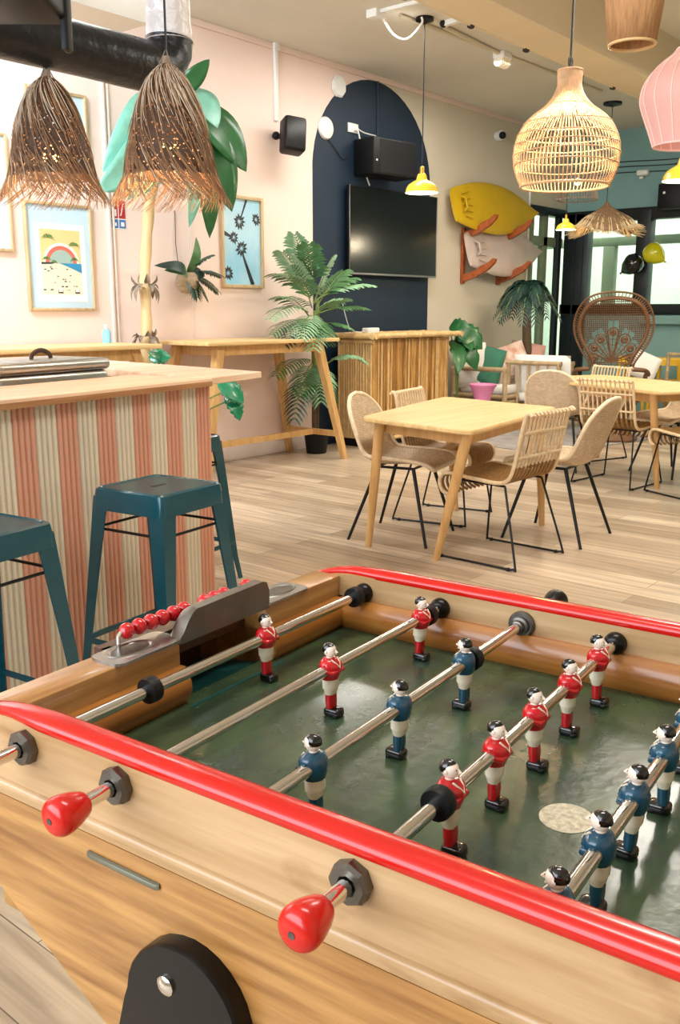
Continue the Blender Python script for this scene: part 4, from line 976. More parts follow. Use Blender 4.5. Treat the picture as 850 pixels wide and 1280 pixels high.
m.build('lattice', pcx)
m = MB('peacock')
for a, l, w in fan:
    q = R(a); d = Vector((math.sin(q), 0, math.cos(q))); sd = Vector((d.z, 0, -d.x)); loop = []
    for i in range(17):
        u = math.pi * i / 16; loop.append(fc + d * (l * .72 + w * 1.05 * math.sin(u)) + sd * w * math.cos(u))
    L1 = [fc] + [loop[0]] + loop + [fc]
    m.tube([lean(p) for p in L1], .0065, 6)
    for kk in (.62, .36):
        m.tube([lean(fc + d * (l * .72 + w * kk * math.sin(2 * math.pi * i / 14)) + sd * w * kk * math.cos(2 * math.pi * i / 14)) for i in range(14)], .005 if kk > .5 else .012, 6, closed=True)
    for kk in (.25, .42, .56): m.tube([lean(fc + d * l * kk + sd * w * (.2 + kk) * q_) for q_ in (-1, 0, 1)], .004, 5)
    m.tube([lean(fc), lean(fc + d * l)], .004, 5)
m.build('feather_motif', pcx)
for s in (-1, 1):
    m = MB('peacock'); m.tube(catmull([lean(Vector((s * .205, 0, .73))), (s * .33, .14, .715), (s * .37, -.08, .665), (s * .36, -.24, .66), (s * .35, -.31, .64), (s * .35, -.32, .59), (s * .35, -.27, .57), (s * .35, -.24, .60)], 5), .022, 8)
    for k in range(6): m.tube([(s * .35, .12 - .07 * k, .67), (s * .30, .12 - .07 * k, .44)], .007, 5)
    m.build('armrest', pcx)
m = MB('peacock'); m.lathe([(.001, .44), (.27, .44), (.30, .43), (.31, .415), (.30, .40), (.28, .395)], 30, caps=False); m.build('seat', pcx)
m = MB('peacock_weave'); m.lathe([(.29, .40), (.22, .30), (.185, .20), (.22, .09), (.285, .02), (.29, 0), (.27, 0)], 30, caps=False); m.build('hourglass_base', pcx, solid=.008)
m = MB('peacock'); 
for z, r in ((.40, .295), (.2, .19), (.02, .292)): m.tube([(r * math.cos(q), r * math.sin(q), z) for q in (2 * math.pi * j / 30 for j in range(30))], .013, 6, closed=True)
m.build('base_rings', pcx)
# yellow stools by the end wall
def ystool(label, p):
    t = thing('yellow_stool', label, 'stool', p, R(8), 'yellow stools by the end wall'); m = MB('yellow_stool'); h = .74
    m.rbox((0, 0, h - .02), (.32, .32, .04), .015, 3).b(-.16, .16, -.16, .16, h - .09, h - .03); m.build('seat', t)
    for sx in (-1, 1):
        for sy in (-1, 1): m = MB('yellow_stool'); m.tube([(sx * .14, sy * .14, h - .03), (sx * .19, sy * .19, 0)], [.022, .018], 8); m.build('leg', t)
    m = MB('yellow_stool')
    for z, k in ((.46, .155), (.22, .17)): m.tube([(-k, -k, z), (k, -k, z), (k, k, z), (-k, k, z)], .011, 6, closed=True)
    m.build('cross_rails', t)
p1, p2 = onx(794, 437, 11.4), onx(838, 437, 11.3)
ystool('yellow metal stool seen through the fan of the peacock chair', (p1.x, p1.y, 0)); ystool('yellow metal stool right of the peacock chair under the ledge', (p2.x, p2.y, 0))

# ================================================================== WALL OBJECTS
# television and loudspeakers on the navy arch
tv = thing('television', 'large black flat television on the navy arch', 'television', (7.86, 5.80, 2.06), R(-2))
W_, H_ = 1.42, .83
m = MB('black'); m.rbox((0, .02, 0), (W_, .045, H_), .01, 2); m.build('casing', tv)
m = MB('screen'); m.b(-W_ / 2 + .012, W_ / 2 - .012, -.0035, -.001, -H_ / 2 + .02, H_ / 2 - .012); m.build('screen', tv)
m = MB('silver'); m.rb(-W_ / 2, W_ / 2, -.006, .0, -H_ / 2 - .004, -H_ / 2 + .016, .003).rb(-W_ / 2 - .004, -W_ / 2 + .008, -.006, 0, -H_ / 2, H_ / 2, .003).rb(W_ / 2 - .008, W_ / 2 + .004, -.006, 0, -H_ / 2, H_ / 2, .003); m.build('bezel', tv)
m = MB('black'); m.b(-.2, .2, .04, .095, -.15, .15); m.build('bracket', tv)
c = ony(483, 199, WY - .2)
sp = thing('wall_speaker', 'big black loudspeaker above the television', 'speaker', (c.x + .02, WY - .17, c.z), R(-8))
m = MB('black'); m.rbox((0, 0, 0), (.60, .30, .335), .015, 2); m.build('cabinet', sp); m = MB('black_metal'); m.rbox((.03, -.152, 0), (.50, .006, .30), .002, 1); m.build('grille', sp); m = MB('white'); m.b(-.27, -.255, -.157, -.151, -.05, -.035); m.build('badge', sp)
c = ony(366, 170, WY - .22)
s2_ = thing('small_speaker', 'small black loudspeaker on a bracket under the white conduit', 'speaker', (c.x, WY - .22, c.z), R(-28))
m = MB('black'); m.M = Matrix.Rotation(R(-10), 4, 'X') @ Matrix.Rotation(R(6), 4, 'Y'); m.rbox((0, 0, 0), (.20, .17, .29), .03, 3); m.build('cabinet', s2_)
m = MB('black_metal'); m.M = Matrix.Rotation(R(-10), 4, 'X') @ Matrix.Rotation(R(6), 4, 'Y'); m.rbox((0, -.086, 0), (.17, .012, .26), .02, 2); m.build('grille', s2_)
m = MB('black'); m.tube([(-.02, .08, 0), (-.10, .16, .02), (-.11, .19, .02)], .022, 10); m.ball((-.10, .15, .02), .035, 12, 8); m.build('bracket', s2_)
c0_, c1_ = ony(343, 62, WY), ony(346, 152, WY)
t = thing('white_conduit', 'white cable conduit running down the pink wall to the small speaker', 'conduit', (c0_.x, WY - .015, 0)); m = MB('white'); m.rb(-.02, .02, -.012, .014, c1_.z, c0_.z, .004); m.build('duct_strip', t); m = MB('white'); m.rb(-.035, .035, -.02, .014, c0_.z - .01, c0_.z + .06, .006); m.build('junction_box', t)
c = ony(424, 108, WY - .02); t = thing('wifi_access_point', 'white octagonal access point at the top left of the navy arch', 'access point', (c.x, WY - .004, c.z))
m = MB('white'); 
for k, y0, y1 in ((.12, 0, -.02), (.108, -.02, -.032)): m.loft([[Vector((k * math.cos(q) * .78, y, k * math.sin(q) * .82)) for q in (2 * math.pi * (j + .5) / 8 for j in range(8))] for y in (y0, y1)])
m.build('casing', t, 20)
c = ony(408, 160, WY - .02); t = thing('smoke_detector', 'round white disc sensor on the navy arch', 'sensor', (c.x, WY - .004, c.z))
m = MB('white'); m.lathe([(.10, 0), (.10, -.012), (.09, -.026), (.05, -.034), (.001, -.035)], 28, axis='y'); m.build('disc', t); m = MB('cord'); m.tube(catmull([(.03, -.01, -.09), (.12, -.01, -.15), (.24, -.01, -.24), (.32, -.01, -.22)], 5), .004, 5); m.build('cable', t)
c = ony(442, 160, WY - .02); t = thing('wall_socket', 'white double socket with plugged cable on the navy arch', 'socket', (c.x, WY - .004, c.z))
m = MB('white'); m.rbox((0, -.008, 0), (.15, .016, .085), .005, 2); m.build('plate', t); m = MB('white'); m.lathe([(.022, -.014), (.022, -.04), (.016, -.045)], 12, (.025, 0, -.005), 'y'); m.build('plug', t)
e1 = ony(462, 232, WY - .05) - Vector((c.x, WY - .004, c.z)); e2 = ony(470, 170, WY - .05) - Vector((c.x, WY - .004, c.z))
m = MB('cord_w'); m.tube(catmull([(.025, -.045, -.005), (.06, -.05, -.12), (.10, -.04, -.3), e1], 5), .007, 6).tube(catmull([(.025, -.045, -.005), (.12, -.05, -.03), e2], 5), .006, 6); m.build('cable', t)
m = MB('navy'); x = ony(471, 130, WY).x; m.tube([(x, WY - .012, 3.48), (x, WY - .012, 2.9)], .009, 6); tag(m.build('navy_conduit'), 'navy painted conduit above the big speaker on the arch', 'conduit')
c = ony(627, 170, WY - .06); t = thing('security_camera', 'small white security camera with black lens on the cream wall', 'camera', (c.x, WY - .002, c.z)); m = MB('white'); m.lathe([(.045, 0), (.045, -.02), (.03, -.03)], 20, axis='y'); m.tube([(-.02, -.02, 0), (-.05, -.09, 0)], .055, 16); m.build('body', t); m = MB('black'); m.ball((-.06, -.105, -.005), .042, 14, 10); m.build('lens', t)
# framed pictures
def framed(label, x0, x1, z0, z1, fw, pic, mk='frame_oak', y=WY):
    t = thing('framed_picture', label, 'picture', ((x0 + x1) / 2, y, (z0 + z1) / 2)); a, h = (x1 - x0) / 2, (z1 - z0) / 2
    m = MB(mk); D = -.03
    for s in (-1, 1): m.rb(s * a, s * (a - fw), D, -.002, -h, h, .003).rb(-a + fw, a - fw, D, -.002, s * h, s * (h - fw), .003)
    m.build('frame', t); pic(t, a - fw, h - fw); return t
def poly_y(m, pts, y): m.loft([[Vector((p[0], y, p[1])) for p in pts], [Vector((p[0], y + .0006, p[1])) for p in pts]])
def pic_beach(t, a, h):
    m = MB('mat_board'); m.b(-a, a, -.012, -.004, -h, h); m.build('mount', t)
    m = MB('paper', 'p_sky', 'p_sand', 'p_sea', 'p_red', 'p_cream', 'p_grey', 'p_green', 'p_dark'); Y = -.0122
    w, hh = .165, .225
    cx = .006; cz = -.035
    m.use('paper'); m.M = Matrix.Translation((cx, 0, cz)); m.b(-.205, .205, -.0135, -.012, -.275, .265)
    m.use('p_sky').b(-w, w, -.0142, -.0135, -.0, hh); m.use('p_sand').b(-w, w, -.0142, -.0135, -hh, 0)
    arch = lambda r, k=1.0: [(r * math.cos(q), -.005 + k * r * math.sin(q)) for q in (math.pi * j / 20 for j in range(21))]
    for r, mk, y in ((.150, 'p_cream', -.0148), (.128, 'p_red', -.0154), (.098, 'p_grey', -.016)): m.use(mk); poly_y(m, arch(r, .93), y)
    m.use('p_sea'); poly_y(m, [(w, -.005), (-.02, -.005), (.06, -.03), (w, -.07)], -.0166)
    m.use('p_dark'); poly_y(m, [(-w, -.002), (-.05, -.002), (-.08, -.012), (-w, -.016)], -.0166)
    for k in range(26):
        x, z = rnd.uniform(-.15, .14), rnd.uniform(-.2, -.03); s = rnd.uniform(.004, .010)
        if x > .05 and z > -.08: continue
        m.use('p_dark'); poly_y(m, [(x - s, z), (x + s, z), (x + s, z + s * .8), (x - s, z + s * .8)], -.0162)
    for x in (-.02, .12): m.use('p_dark'); poly_y(m, [(x - .02, -.215), (x + .02, -.215), (x + .02, -.19), (x - .02, -.19)], -.0162); m.use('p_cream'); poly_y(m, [(x - .018, -.205), (x + .018, -.205), (x + .014, -.18), (x - .014, -.18)], -.0166)
    m.use('p_green')
    for px_, pz_, s in ((-.10, .165, .06), (.11, .12, .055), (-.12, .02, .04), (.11, .02, .04), (-.06, .0, .03)):
        for k in range(8):
            q = math.pi * k / 7 * 1.1 - .15; dx, dz = math.cos(q), math.sin(q) * .7; poly_y(m, [(px_, pz_), (px_ + s * .5 * dx - .008 * dz, pz_ + s * .6 * dz + .006), (px_ + s * dx, pz_ + s * dz * .8 - .012), (px_ + s * .5 * dx + .008 * dz, pz_ + s * .4 * dz)], -.0172 - .0001 * k)
    m.build('print', t)
def pic_palms(t, a, h):
    m = MB('p_photo_sky', 'p_dark'); m.use('p_photo_sky').b(-a, a, -.010, -.004, -h, h); m.use('p_dark')
    def star(x, z, s, n=11):
        for k in range(n):
            q = 2 * math.pi * k / n + .3 * x; d = Vector((math.cos(q), math.sin(q))); o = Vector((-d.y, d.x)) * s * .17; c = Vector((x, z)); L = s * rnd.uniform(.75, 1.1)
            poly_y(m, [tuple(c + d * s * .15), tuple(c + d * L * .6 + o), tuple(c + d * L), tuple(c + d * L * .6 - o)], -.0108 - .0001 * k)
    for x, z, s in ((-.03, .17, .075), (.17, .20, .06), (-.10, .035, .06), (-.01, -.05, .075), (-.17, -.26, .07)): star(x * a / .22, z, s)
    for (x0, z0), (x1, z1), w0, w1 in (((-.01, -.07), (.12, -h), .008, .022), ((-.11, .035), (-a, .07), .006, .02), ((-.02, .18), (.06, h), .005, .012)):
        d = (Vector((x1, z1)) - Vector((x0, z0))).normalized(); o = Vector((-d.y, d.x)); poly_y(m, [(x0 + o.x * w0, z0 + o.y * w0), (x0 - o.x * w0, z0 - o.y * w0), (x1 - o.x * w1, z1 - o.y * w1), (x1 + o.x * w1, z1 + o.y * w1)], -.0125)
    m.build('print', t)
def pic_plain(t, a, h):
    m = MB('mat_board', 'paper'); m.b(-a, a, -.012, -.004, -h, h); m.use('paper').b(-a * .75, a * .75, -.0135, -.012, -h * .8, h * .8); m.build('print', t)
framed('oak framed beach poster with a rainbow arch and palms', 3.69, 4.24, 1.30, 2.04, .018, pic_beach)
framed('framed photo of black palm silhouettes on blue sky', 5.53, 6.03, 1.49, 2.25, .028, pic_palms)
framed('pale blue framed picture cut off by the left edge', 3.05, 3.60, 1.69, 2.45, .02, pic_plain)
framed('pale framed picture high on the wall behind the left straw lamp', 3.76, 4.25, 2.30, 2.79, .02, pic_plain)
c = ony(147.5, 268, WY); t = thing('fire_extinguisher_sign', 'red and blue fire extinguisher sign beside the rainbow poster', 'sign', (c.x, WY, c.z))
m = MB('paper', 'p_signred', 'p_signblue'); m.use('paper').b(-.068, .068, -.004, 0, -.105, .105); m.use('p_signred').b(-.064, -.004, -.0048, -.004, -.03, .1).b(.004, .064, -.0048, -.004, -.03, .1); m.use('p_signblue').b(-.064, -.004, -.0048, -.004, -.1, -.037).b(.004, .064, -.0048, -.004, -.1, -.037)
m.use('paper').b(-.05, -.018, -.0054, -.0048, -.015, .035).b(-.045, -.025, -.0054, -.0048, .05, .085).b(-.055, -.02, -.0054, -.0048, -.085, -.06)
for k in range(5): m.box((.024 + .005 * k, -.0051, .0 + .018 * k), (.02, .0006, .007), Matrix.Rotation(R(-60), 3, 'Y'))
m.b(.02, .05, -.0054, -.0048, -.085, -.055); m.build('plate', t)
# bottle / blue-white dispenser on high table
c = onz(151, 427, 1.07); t = thing('sanitizer_bottle', 'small white and pale blue bottle on the high table under the poster', 'bottle', (4.20, 5.72, 1.066)); m = MB('p_lightblue', 'white'); m.lathe([(.03, 0), (.032, .01), (.032, .08), (.02, .10), (.012, .105)], 16); m.build('bottle_body', t); m = MB('white'); m.lathe([(.012, .105), (.014, .12), (.014, .13), (.004, .135)], 12); m.build('pump', t)
# surfboards on a wooden wall rack
rk0 = ony(580, 318, WY); rack = thing('surfboard_rack', 'red-brown wooden wall rack with four arms carrying two surfboards', 'rack', (rk0.x, WY, 0))
lr = local(rack)
xL, xR = ony(580, 320, WY - .03).x, ony(624, 340, WY - .03).x
for x in (xL, xR):
    m = MB('redwood'); m.rb(x - rk0.x - .03, x - rk0.x + .03, -.035, -.001, 1.60, 2.22, .006); m.build('upright', rack)
    for z in (2.09, 1.62):
        m = MB('redwood'); x_ = x - rk0.x; prof = [(-.03, z), (-.03, z + .08), (-.12, z + .10), (-.2, z + .125), (-.26, z + .17), (-.36, z + .205), (-.42, z + .25), (-.455, z + .24), (-.44, z + .20), (-.36, z + .13), (-.2, z + .05)]
        m.loft([[Vector((x_ - .022, y, zz)) for y, zz in prof], [Vector((x_ + .022, y, zz)) for y, zz in prof]]); m.build('arm', rack)
def surfboard(name, label, px0, px1, mk, y, hw, tilt):
    a, b_ = ony(*px0, y), ony(*px1, y); L = (b_ - a).length; c = (a + b_) / 2
    t = thing(name, label, 'surfboard', c); ax = (b_ - a).normalized(); up = Matrix.Rotation(R(tilt), 3, ax) @ Vector((0, 0, 1)); nr = ax.cross(up).normalized(); up = nr.cross(ax)
    m = MB(mk); rings = []; n = 22
    for i in range(n + 1):
        s = i / n; w = hw * (.42 + .58 * math.sin(math.pi * min(.5, .10 + s * .95))) if s < .42 else hw * (1 - ((s - .42) / .58) ** 2.1)
        w = max(w, .012); th = .05 * (.35 + .65 * math.sin(math.pi * min(1, s + .12) * .88)); cc = a + (b_ - a) * s - c
        rings.append([cc + up * w * math.copysign(abs(math.cos(q)) ** .9, math.cos(q)) + nr * th * math.copysign(abs(math.sin(q)) ** .7, math.sin(q)) for q in (2 * math.pi * j / 20 for j in range(20))])
    m.loft(rings); m.build('board', t, 50)
    m = MB(mk); f = a + (b_ - a) * .06 - c
    sgn = -1 if nr.y > 0 else 1; nn = nr * sgn
    for k in (-.5, -.25, 0, .25, .5): m.tube([f + up * hw * k * .8 + nn * .046 + ax * .02, f + up * hw * k + nn * .052 + ax * (.16 + .04 * (1 - abs(k) * 2))], .008, 6)
    m.tube([f + up * .08 + nn * .05, f + up * .05 + nn * .085 + ax * .02, f - up * .05 + nn * .085 + ax * .02, f - up * .08 + nn * .05], .028, 8, flat=.5); m.build('tail_flap', t)
surfboard('yellow_surfboard', 'yellow surfboard in its bag on the upper arms of the rack', (567, 256), (671, 267), 'yellow_board', WY - .13, .30, -14)
surfboard('lilac_surfboard', 'pale lilac surfboard in its bag on the lower arms of the rack', (585, 312), (675, 315), 'lilac_board', WY - .13, .31, -14)
m = MB('white'); x = ony(659, 280, WY).x; m.tube([(x, WY - .02, 1.2), (x, WY - .02, 2.75)], .014, 8); tag(m.build('white_pipe'), 'thin white vertical pipe behind the surfboard noses', 'pipe')
# speaker, wires and sensor on the teal wall
c = onx(840, 246, XE - .12); t = thing('corner_speaker', 'black loudspeaker on the teal wall above the window', 'speaker', (XE - .13, c.y - .03, c.z)); m = MB('black'); m.rbox((0, 0, 0), (.24, .32, .30), .012, 2); m.build('cabinet', t); m = MB('white'); m.lathe([(.016, -.122), (.016, -.125), (.006, -.126)], 12, (0, .08, .04), 'x'); m.build('badge', t)
for z0, lab in ((3.13, 'topmost of the thin wires along the teal wall'), (3.07, 'second thin wire from the top along the teal wall'), (3.00, 'lowest of the thin wires along the teal wall')):
    m = MB('cord'); m.tube(catmull([(XE - .03, 5.85, z0 - .02), (XE - .03, 5.2, z0 + .01), (XE - .03, 4.4, z0 - .02), (XE - .03, 3.2, z0)], 5), .006, 5); tag(m.build('wall_wire'), lab, 'wire', 'wires along the teal wall')
c = onx(804, 216, XE - .05); t = thing('motion_sensor', 'white emergency light on the teal wall beside the wires', 'light', (XE - .002, c.y, c.z)); m = MB('white'); m.rbox((-.05, 0, 0), (.10, .15, .07), .025, 3); m.build('housing', t); m = MB('white'); m.rbox((-.04, .02, -.055), (.05, .05, .03), .01, 2); m.build('lens', t)
# balloons at the window post
for nm, lab, q, mk in (('black_balloon', 'black balloon hanging in front of the window post', (790, 331), 'balloon_k'), ('yellow_balloon', 'yellow balloon beside the black balloon at the window', (818, 317.5), 'balloon_y')):
    c = onx(*q, XE - .25); t = thing(nm, lab, 'balloon', c); m = MB(mk); k = 1 if mk == 'balloon_k' else -1
    m.M = Matrix.Rotation(R(k * 55), 4, 'X'); m.lathe([(.008, -.185), (.014, -.172), (.006, -.162), (.03, -.145), (.09, -.085), (.128, -.0), (.128, .05), (.10, .105), (.05, .135), (.002, .145)], 24); m.build('skin', t)
    m = MB('cord_w'); e = Matrix.Rotation(R(k * 55), 3, 'X') @ Vector((0, 0, -.18)); m.tube([e, e + Vector((.1, 0, -.02)), Vector((.2, e.y, e.z + .02))], .002, 4); m.build('string', t)

# ================================================================== DUCT, CEILING FITTINGS
dy, dz, dr = 3.24, 2.285, .098
xend = ony(217, 80, dy).x
t = thing('ventilation_duct', 'fat black wrapped ventilation duct above the bar, with white foil riser', 'duct', (1.5, dy, dz))
xc = ony(212, 60, dy).x - 1.5; eb = .125
path = catmull([(-1.4, 0, -.01), (-.6, 0, 0), (.1, 0, .003), (xc - eb - .02, 0, 0)], 6) + [Vector((xc - eb + eb * math.sin(q), 0, eb - eb * math.cos(q))) for q in (math.pi / 2 * k / 9 for k in range(10))]
m = MB('duct'); m.tube(path, [dr + rnd.uniform(-.0025, .0025) for _ in path], 28); m.build('black_pipe', t)
m = MB('foil'); m.tube(catmull([(xc, 0, eb - .01), (xc, .004, eb + .12), (xc - .008, 0, eb + .35), (xc, 0, eb + .7), (xc, 0, CZ - dz)], 5), [.097 + rnd.uniform(-.006, .004) for _ in range(21)], 24); m.build('foil_riser', t)
# projector / bracket hung at the top left
c = at(28, 22, 3.35); t = thing('projector', 'black projector hung on a bracket at the top left above the duct', 'projector', c, R(40))
m = MB('black'); m.rbox((-.12, 0, .08), (.42, .26, .16), .02, 3); m.build('body', t); m = MB('black'); m.rb(.02, .075, -.14, -.11, -.09, .22, .012); m.build('bracket', t)
m = MB('black_metal'); m.tube([(-.1, 0, .15), (-.1, 0, CZ - c.z)], .02, 10); m.build('pole', t)
m = MB('ceiling'); y0_ = 3.5; m.b(.4, 3.3, 4.0, 4.35, 2.72, CZ); struct(m.build('beam_concrete'))
# ceiling conduits and fittings
def ceil_pt(px, py): return onz(px, py, CZ - .02)
a, b_ = ceil_pt(470, 17), ceil_pt(525, 3); t = thing('cable_trunking', 'white ceiling trunking with a box at the top, near the yellow lamp rose', 'trunking', (a.x, a.y, CZ + .004)); m = MB('white'); m.rbox((0, 0, -.03), (.12, .10, .06), .006, 2); m.build('junction_box', t)
d = b_ - a; m = MB('white'); m.box((d.x / 2, d.y / 2, -.015), (d.length, .03, .028), Matrix.Rotation(math.atan2(d.y, d.x), 3, 'Z')); m.build('trunking', t)
e = ceil_pt(527, 22) - Vector((a.x, a.y, CZ)); m = MB('cord_w'); m.tube(catmull([(.03, -.03, -.04), (.12, -.08, -.16), (.22, -.14, -.18), e + Vector((0, 0, -.05)), e + Vector((0, 0, 0))], 5), .009, 6); m.build('loose_cable', t)
a, b_ = ceil_pt(555, 30), ceil_pt(574, 24); t = thing('short_trunking', 'short white ceiling trunking piece beside the beam', 'trunking', (a.x, a.y, CZ)); d = b_ - a; m = MB('white', 'black'); m.box((d.x / 2, d.y / 2, -.02), (d.length, .04, .04), Matrix.Rotation(math.atan2(d.y, d.x), 3, 'Z')); m.use('black').ball((-.01, .0, -.02), .03, 8, 6); m.build('trunking', t)
a, b_ = ceil_pt(556, 34), ceil_pt(622, 66); m = MB('cream_wall'); m.tube([(a.x, a.y, CZ - .02), (b_.x, b_.y, CZ - .02)], .018, 8).tube([(ceil_pt(500, 20).x, ceil_pt(500, 20).y, CZ - .015), (9.6, ceil_pt(500, 20).y - .12, CZ - .015)], .016, 8); tag(m.build('ceiling_conduit'), 'grey twin conduits running along the ceiling beside the beam', 'conduit')
a = ceil_pt(628, 69); t = thing('emergency_light', 'small white ribbed light at the end of the ceiling conduit', 'light', (a.x, a.y, CZ + .004)); m = MB('white'); m.rbox((0, 0, -.03), (.16, .12, .07), .02, 3); m.build('base', t); m = MB('shade_inner')
for k in range(5): m.lathe([(.045, -.012), (.05, 0), (.045, .012)], 14, (-.06 + .03 * k, 0, -.08), 'x')
m.build('ribbed_lens', t)
# pipe with clips along the beam
m = MB('beam', 'cord'); yb = yA_ + .03; m.tube([(x, yb, bz + .03 + .006 * math.sin(x * 3)) for x in [2 + .4 * i for i in range(25)]], .022, 8); m.use('cord')
for i in range(8): m.tube([(4.9 + .75 * i, yb, bz + .0), (4.9 + .75 * i + .02, yb, bz + .06)], .026, 8)
tag(m.build('beam_pipe'), 'thin cream pipe clipped along the lower edge of the ceiling beam', 'pipe')

# ================================================================== LAMPS
def cord(t, top, r=.004, mk='cord', z0=0.): m = MB(mk); m.tube([(0, 0, z0), (0, 0, top)], r, 6); return m.build('cord', t)
def rose(t, top, r=.07): m = MB('black_metal'); m.lathe([(r, top), (r, top - .025), (r * .3, top - .04), (.006, top - .05)], 20); return m.build('ceiling_rose', t)
def bulb(t, z, r=.03, mk='bulb'): m = MB(mk, 'brass'); m.use('brass').lathe([(.013, z + r * 1.2), (.013, z + r * 2.2)], 12); m.use(mk).ball((0, 0, z), (r, r, r * 1.15), 14, 10); return m.build('bulb', t)
def pl(loc, power, color, r=.05):
    l = bpy.data.lights.new('lamp_light', 'POINT'); l.energy = power; l.color = color; l.shadow_soft_size = r; o = bpy.data.objects.new('lamp_light', l); COL.objects.link(o); o.location = loc; return o
WARM = (1, .72, .42)
# rattan pendant
c = at(709, 165, 4.55); sc_m = 4.55 / 1151 / math.cos(R(8))
topz_ = at(712, 96, 4.55).z; botz = at(708, 233, 4.55).z; Rm = (at(775, 180, 4.55) - at(641, 185, 4.55)).length / 2
t = thing('rattan_pendant', 'big onion-shaped rattan pendant lamp hanging below the beam', 'pendant lamp', (at(709, 165, 4.55).x, at(709, 165, 4.55).y, botz))
Hh = topz_ - botz + .03
pr = [(.225, 1.0), (.225, .93), (.225, .86), (.30, .77), (.47, .68), (.70, .60), (.86, .51), (.965, .40), (1.0, .29), (.98, .17), (.90, .06), (.83, .0)]
PR = [(v.x, v.z) for v in catmull([(a_, 0, b2) for a_, b2 in pr], 3)]
m = MB('rattan_lamp')
for k in range(74):
    q = 2 * math.pi * k / 74; m.tube([(Rm * a_ * math.cos(q), Rm * a_ * math.sin(q), Hh * b2) for a_, b2 in PR], .0025, 5)
for b2 in (.0, .99, .85, .70, .55, .44, .36, .27, .18):
    a_ = min(PR, key=lambda p: abs(p[1] - b2))[0]; tx, ty = rnd.uniform(-.008, .008), rnd.uniform(-.008, .008)
    if b2 in (0, .99): tx = ty = 0
    m.tube([(Rm * a_ * 1.01 * math.cos(q), Rm * a_ * 1.01 * math.sin(q), Hh * b2 + tx * math.cos(q) + ty * math.sin(q)) for q in (2 * math.pi * j / 40 for j in range(40))], (.003 if b2 < .9 else .005) if b2 else .006, 5, closed=True)
m.build('cane_shade', t, 80); bulb(t, Hh * .74, .034); cord(t, bz + .0 - botz + .4, .005, z0=Hh * .75)
m = MB('cord'); m.tube([(.018 * math.cos(q), 0, Hh + .03 + .022 * math.sin(q)) for q in (2 * math.pi * j / 12 for j in range(12))], .004, 6, closed=True); m.build('hook_loop', t)
pl(t.location + Vector((0, 0, Hh * .60)), 17, WARM, .04)
# yellow enamel pendants
def ypend(label, c, top, sc=1., lit=True):
    t = thing('yellow_pendant', label, 'pendant lamp', c, 0, 'yellow enamel pendant lamps')
    m = MB('yellow', 'shade_inner'); P1 = [(.034, .145), (.040, .125), (.046, .10), (.075, .085), (.11, .062), (.128, .035), (.132, .012), (.138, .0)]
    m.lathe([(r * sc, z * sc) for r, z in P1], 32, caps=False); m.use('shade_inner').lathe([(r * sc * .97, z * sc - .001) for r, z in reversed(P1)], 32, caps=False); m.build('shade', t)
    m = MB('brass'); m.lathe([(.034 * sc, .143 * sc), (.02 * sc, .155 * sc), (.02 * sc, .2 * sc), (.006, .21 * sc)], 16); m.build('socket', t)
    bulb(t, .03 * sc, .03 * sc, 'bulb_dim'); cord(t, top - c.z, .0045, z0=.2 * sc); rose(t, top - c.z)
    pl(c + Vector((0, 0, -.01)), 16, (1, .85, .62), .05); return t
q_ = onz(531, 22, CZ); d0 = math.hypot(q_.x, q_.y); c = at(525, 241, d0); c.x, c.y = q_.x, q_.y; k = (at(546, 241, d0) - at(504, 241, d0)).length / 2 / .138
ypend('yellow enamel pendant lamp hanging in front of the navy arch', c, CZ, k)
d0 = 8.6; c = at(854, 226, d0); ypend('yellow enamel pendant lamp cut off by the right edge', c, CZ, 1.25)
d0 = 9.8; c = at(707, 287, d0); k = (at(719, 287, d0) - at(694, 287, d0)).length / 2 / .138; ypend('small distant yellow pendant lamp beside the fringed straw lamp', c, CZ, k)
# straw umbrella lamp
q_ = onz(766, 128, CZ); d0 = math.hypot(q_.x, q_.y); c = at(758, 290, d0); c.x, c.y = q_.x, q_.y; t = thing('straw_hat_lamp', 'shallow fringed straw hat pendant lamp in front of the far window', 'pendant lamp', c, R(20)); hz = at(758, 252, d0).z - c.z; Rw = (at(800, 285, d0) - at(716, 285, d0)).length / 2
prs = [(.03, 1.0), (.10, .86), (.30, .70), (.58, .50), (.80, .30), (.95, .05)]
m = MB('straw_brown', 'straw_c')
def hat(r, q): return Vector((Rw * r * math.cos(q), Rw * r * math.sin(q), 0))
def hz_(r, q): 
    v = next((a_[1] + (b2[1] - a_[1]) * (r - a_[0]) / (b2[0] - a_[0]) for a_, b2 in zip(prs, prs[1:]) if a_[0] <= r <= b2[0]), prs[-1][1] - (r - .95) * 2.0)
    return hz * v + .05 * r * r * math.sin(3 * q + 1)
m.use('straw_brown'); rings = [[hat(r, q) + Vector((0, 0, hz_(r, q))) for q in (2 * math.pi * j / 36 for j in range(36))] for r in (.03, .10, .3, .58, .8, .93)]
m.loft(rings, caps=False); m.build('straw_shade', t, 80, solid=.006)
m = MB('straw_c')
for k in range(300):
    q = rnd.uniform(0, 2 * math.pi); r0 = rnd.uniform(.45, .9); up_ = .016 if k % 2 else 0; r1 = rnd.uniform(1.0, 1.25); dq = rnd.uniform(-.18, .18)
    P = [hat(r, q + dq * (r - r0)) + Vector((0, 0, hz_(min(r, .95), q) - (.012 if r < .95 else (r - .95) * .25 * Rw) - .004 + up_)) for r in (r0, (r0 + .95) / 2, .95, r1)]
    m.tube(P, [.0055, .0055, .005, .0018], 4)
m.build('straw_fringe', t, 80); bulb(t, hz * .45, .05); cord(t, CZ - c.z, .0045, z0=hz * .9); rose(t, CZ - c.z, .10); pl(c + Vector((0, 0, hz * .35)), 22, WARM, .04)
